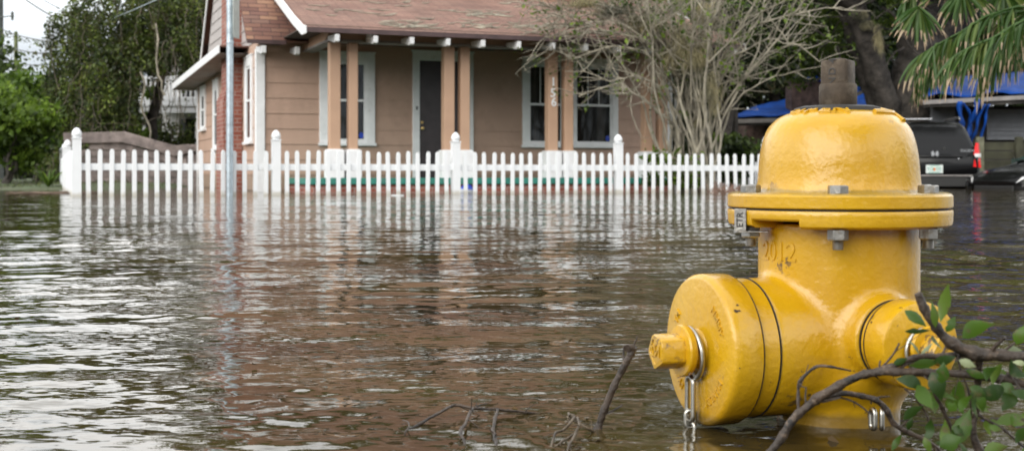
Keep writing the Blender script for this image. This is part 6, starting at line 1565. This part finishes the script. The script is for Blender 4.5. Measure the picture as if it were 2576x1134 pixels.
def leaf(px, py, d, L_, ang, w_, mt, par, base, face=None):
    c = P(px, py, d); s = d/F; Lm, Wm = L_*s, w_*s
    a = R(ang); ex = Vector((math.cos(a), lr.uniform(-.35, .35), math.sin(a))).normalized()
    nn = Vector((lr.gauss(0, .35), -1, lr.gauss(.25, .35))).normalized(); ey = ex.cross(nn).normalized(); nn = ey.cross(ex)
    n = 10; vs = []; cv = lr.uniform(-.30, .30); fold = lr.uniform(.1, .55); tw_ = lr.uniform(-.9, .9); torn = lr.random() < .3; tk = lr.uniform(.3, .8)
    for i in range(n+1):
        t = i/n; w = Wm/2*(math.sin(math.pi*min(1, t**.8))**1.15 if 0 < t < 1 else .02)
        e2 = (ey*math.cos(tw_*(t-.5))+nn*math.sin(tw_*(t-.5)))
        wl_ = w*(.55 if torn and abs(t-tk) < .08 else 1)*(1+.06*math.sin(t*31+px)); wr_ = w*(1+.06*math.sin(t*27+py))
        mid = c+ex*Lm*(t-.5)+nn*Lm*cv*(t-.5)**2*4; vs += [mid-e2*wl_-nn*w*fold, mid, mid+e2*wr_-nn*w*fold]
    fs = []
    for i in range(n): fs += [(3*i, 3*i+1, 3*i+4, 3*i+3), (3*i+1, 3*i+2, 3*i+5, 3*i+4)]
    mb = MB(); mb.add(vs, fs); return built(mb, 'leaf', mt, par, base)
LV = [(2377, 757, 104, 84, 30, 0), (2352, 790, 70, 100, 24, 0), (2308, 797, 66, -38, 32, 0), (2310, 832, 70, 2, 15, 0), (2454, 826, 88, 24, 44, 0), (2392, 814, 46, 60, 24, 0), (2328, 914, 82, 8, 26, 0), (2268, 908, 46, 15, 18, 0),
      (2362, 972, 76, -72, 46, 0), (2412, 996, 96, -78, 40, 0), (2300, 960, 78, -18, 34, 0), (2326, 998, 70, -60, 40, 0), (2296, 1036, 64, 32, 28, 0), (2421, 1072, 100, 62, 46, 0), (2338, 1078, 58, 80, 26, 0), (2392, 1110, 60, 30, 44, 0),
      (2546, 1050, 78, 18, 34, 0), (2560, 932, 66, -42, 36, 0), (2508, 986, 86, 10, 42, 0), (2540, 1000, 70, 70, 40, 0), (2566, 842, 56, 70, 34, 0), (2460, 943, 60, -18, 22, 0), (2505, 1128, 60, 15, 36, 0), (2334, 1120, 46, -70, 20, 0),
      (2290, 1066, 40, 75, 16, 0), (2436, 914, 46, -22, 22, 1), (2550, 878, 46, -8, 20, 1), (2332, 876, 44, 40, 10, 1), (2352, 858, 50, -50, 9, 1), (2570, 912, 40, -10, 14, 1), (2380, 905, 60, 12, 26, 0), (2470, 1020, 50, -50, 24, 0), (2350, 1010, 60, -95, 34, 0), (2256, 1110, 50, 60, 16, 0), (2570, 1090, 60, 40, 30, 0), (2344, 940, 56, -30, 26, 0), (2302, 872, 60, 130, 8, 1)]
LV += [(lr.uniform(2370, 2610), lr.uniform(930, 1150), lr.uniform(34, 72), lr.uniform(-90, 90), lr.uniform(14, 34), 0) for _ in range(34)]
for px, py, L_, an, w_, pale in LV: leaf(px, py, 1.15+lr.uniform(-.07, .05), L_, an, w_, L_PALE if pale else L_NEAR, br, BB)

# upright cut stick
st = P(*wl(1503, 1082, 0)); so_ = empty('cut_stick', (st.x, st.y, 0), 0, 'short thick cut stick leaning up out of the water left of the hydrant', 'stick')
mb = MB(); dS = st.y
pline(mb, [(1494, 1120, dS), (1503, 1082, dS), (1520, 1030, dS), (1545, 970, dS), (1568, 925, dS), (1588, 888, dS), (1592, 872, dS)], [.0054, .0052, .0047, .0043, .0040, .0042, .0050], 12, wb=.0008)
pline(mb, [(1592, 874, dS), (1578, 876, dS-.004)], [.0052, .0040], 10)
built(mb, 'stick_wood', M['twig'], so_, Vector((st.x, st.y, 0)))
# twig tangle joined to its foot
b0 = P(*wl(1456, 1070)); tw = empty('forked_twig', (b0.x, b0.y, 0), 0, 'pale forked twig poking out of the water just left of the cut stick', 'twig'); b0.z = 0
mb = MB()
pline(mb, [wl(1500, 1086, 0), wl(1478, 1076, .008), wl(1458, 1062, .014), wl(1442, 1046, .020), wl(1432, 1044, .020)], [.0020, .0018, .0017, .0024, .0020], 8)
pline(mb, [wl(1444, 1048, .02), wl(1436, 1062, .018), wl(1420, 1078, .010), wl(1400, 1086, .008), wl(1392, 1106, .004), wl(1380, 1136, -.004)], [.0020, .0016, .0016, .0016, .0013, .001], 7)
pline(mb, [wl(1452, 1050, .02), wl(1457, 1070, .016), wl(1448, 1090, .010), wl(1434, 1120, .004), wl(1424, 1150, -.003)], [.0020, .0018, .0018, .0016, .0014], 7)
pline(mb, [wl(1444, 1092, .006), wl(1412, 1112, .003), wl(1380, 1130, -.002)], [.0016, .0014, .001], 6)
pline(mb, [wl(1434, 1046, .02), wl(1430, 1038, .022)], [.0028, .0014], 6)
built(mb, 'twig_wood', simple('pale_twig', (.11, .085, .058), .6, var=.45, scale=60), tw, b0)
# low arching twig further left
b1 = P(*wl(1160, 1060)); t2 = empty('arching_twig', (b1.x, b1.y, 0), 0, 'thin dark twig arching just over the water with two hanging side twigs, lower middle', 'twig'); b1.z = 0
mb = MB()
pline(mb, [wl(1010, 1094, -.003), wl(1050, 1068, .004), wl(1100, 1040, .010), wl(1139, 1020, .013), wl(1189, 1024, .012), wl(1256, 1030, .008), wl(1320, 1036, .003), wl(1390, 1044, -.003)], [.0020, .0020, .0018, .0020, .0022, .0020, .0016, .001], 7)
pline(mb, [wl(1189, 1025, .012), wl(1176, 1054, .010), wl(1160, 1086, .008), wl(1166, 1106, .004), wl(1172, 1136, -.003)], [.0020, .0018, .0022, .0016, .0012], 7)
pline(mb, [wl(1251, 1031, .008), wl(1245, 1052, .008), wl(1241, 1080, .006), wl(1246, 1104, .003), wl(1247, 1136, -.003)], [.0020, .0022, .0022, .0022, .0016], 7)
built(mb, 'twig_wood', M['twig'], t2, b1)
t3p = P(*wl(1000, 1070)); t3 = empty('bent_twig', (t3p.x, t3p.y, 0), 0, 'tiny bent twig standing in the ripples left of the arching twig', 'twig'); t3p.z = 0
mb = MB(); pline(mb, [wl(1012, 1058, .006), wl(1030, 1066, .008), wl(1020, 1086, .004), wl(1016, 1100, -.002)], [.0008, .0010, .0010, .0008], 5); built(mb, 'twig_wood', M['twig'], t3, t3p)
# small mossy leaf bits on the water
C = []; lr2 = np.random.default_rng(4)
for cx, cy, sx_, sy_, n in ((1330, 1070, 110, 45, 170), (1230, 1110, 130, 30, 120), (1420, 1100, 60, 30, 40), (1500, 1078, 18, 8, 14)):
    for _ in range(n):
        px, py = cx+lr2.normal()*sx_, cy+lr2.normal()*sy_
        if py < 985 or px > 1620: continue
        p = P(*wl(px, min(py, 1170), 0)); C.append((p.x, p.y, .0005))
leaves('leaf_litter', C, .009, M['litterleaf'], None, .6, flat=.93, seed=5); tag(bpy.data.objects['leaf_litter'], 'sodden leaf fragments floating round the twigs in the lower middle', 'leaf litter', kind='stuff')

# ------------------------------------------------------------------ trees out of view behind the camera (seen mirrored in paint and water)
cl = []; rr = random.Random(44)
for k in range(100):
    a = R(rr.uniform(-152, 30)); d_ = rr.uniform(17, 26); s_ = rr.uniform(1.0, 2.2); h_ = (7.0 if -88 < math.degrees(a) < 25 else 2.0 if math.degrees(a) < -120 else 4.2)  # belt added for dark reflections; heights set to darken hydrant and car paint
    cl.append(((math.cos(a)*d_, math.sin(a)*d_-3, rr.uniform(.4, h_)), (s_, s_, s_*.9)))
leaves('unseen_tree_belt', clump_cloud(cl, 16000, .8, 71), .42, L_DARK, None, .6, seed=71); tag(bpy.data.objects['unseen_tree_belt'], 'belt of trees added behind the viewpoint, unseen but for its dark reflections', 'trees', kind='stuff')

ov = empty('overhanging_tree', (4.2, -5.0, 0), 0, 'tall tree behind the viewpoint whose canopy shades the hydrant from above', 'tree')
rr = random.Random(45); mb = MB(); n = 9
mb.tube([Vector((-.12*i, .1*i, -.3+i*.9))+wob((i*.5, 3, 1), 1)*.2 for i in range(n)], taper(.32, .14, n-1), 12)
for k in range(7): e = Vector((rr.uniform(-7, 1), rr.uniform(-3, 4.5), rr.uniform(5.5, 8.5))); s_ = Vector((-.7, .6, 5)); mb.tube([s_.lerp(e, i/6)+wob((i*.6, k, 2), 1)*.25 for i in range(7)], taper(.13, .03, 6), 7)
mb.build('trunk', BARKD, ov, smooth=60)
cl = [((rr.uniform(-8.5, 2.5), rr.uniform(-4, 4.4), rr.uniform(5.6, 8.6)), (rr.uniform(.7, 1.3),)*2+(rr.uniform(.4, .8),)) for _ in range(34)]
leaves('crown', clump_cloud(cl, 15000, .8, 72), .22, L_OAK, ov, .5, seed=72)

C = []; r = np.random.default_rng(15)
for _ in range(110):
    px, py = r.uniform(0, 2576), 470+640*r.random()**1.6
    p = P(*wl(px, py, 0)); C.append((p.x, p.y, .001))
leaves('floating_flecks', C, .012, M['litterleaf'], None, .6, flat=.95, seed=16); tag(bpy.data.objects['floating_flecks'], 'tiny scattered leaf flecks drifting on the open water', 'debris', kind='stuff')
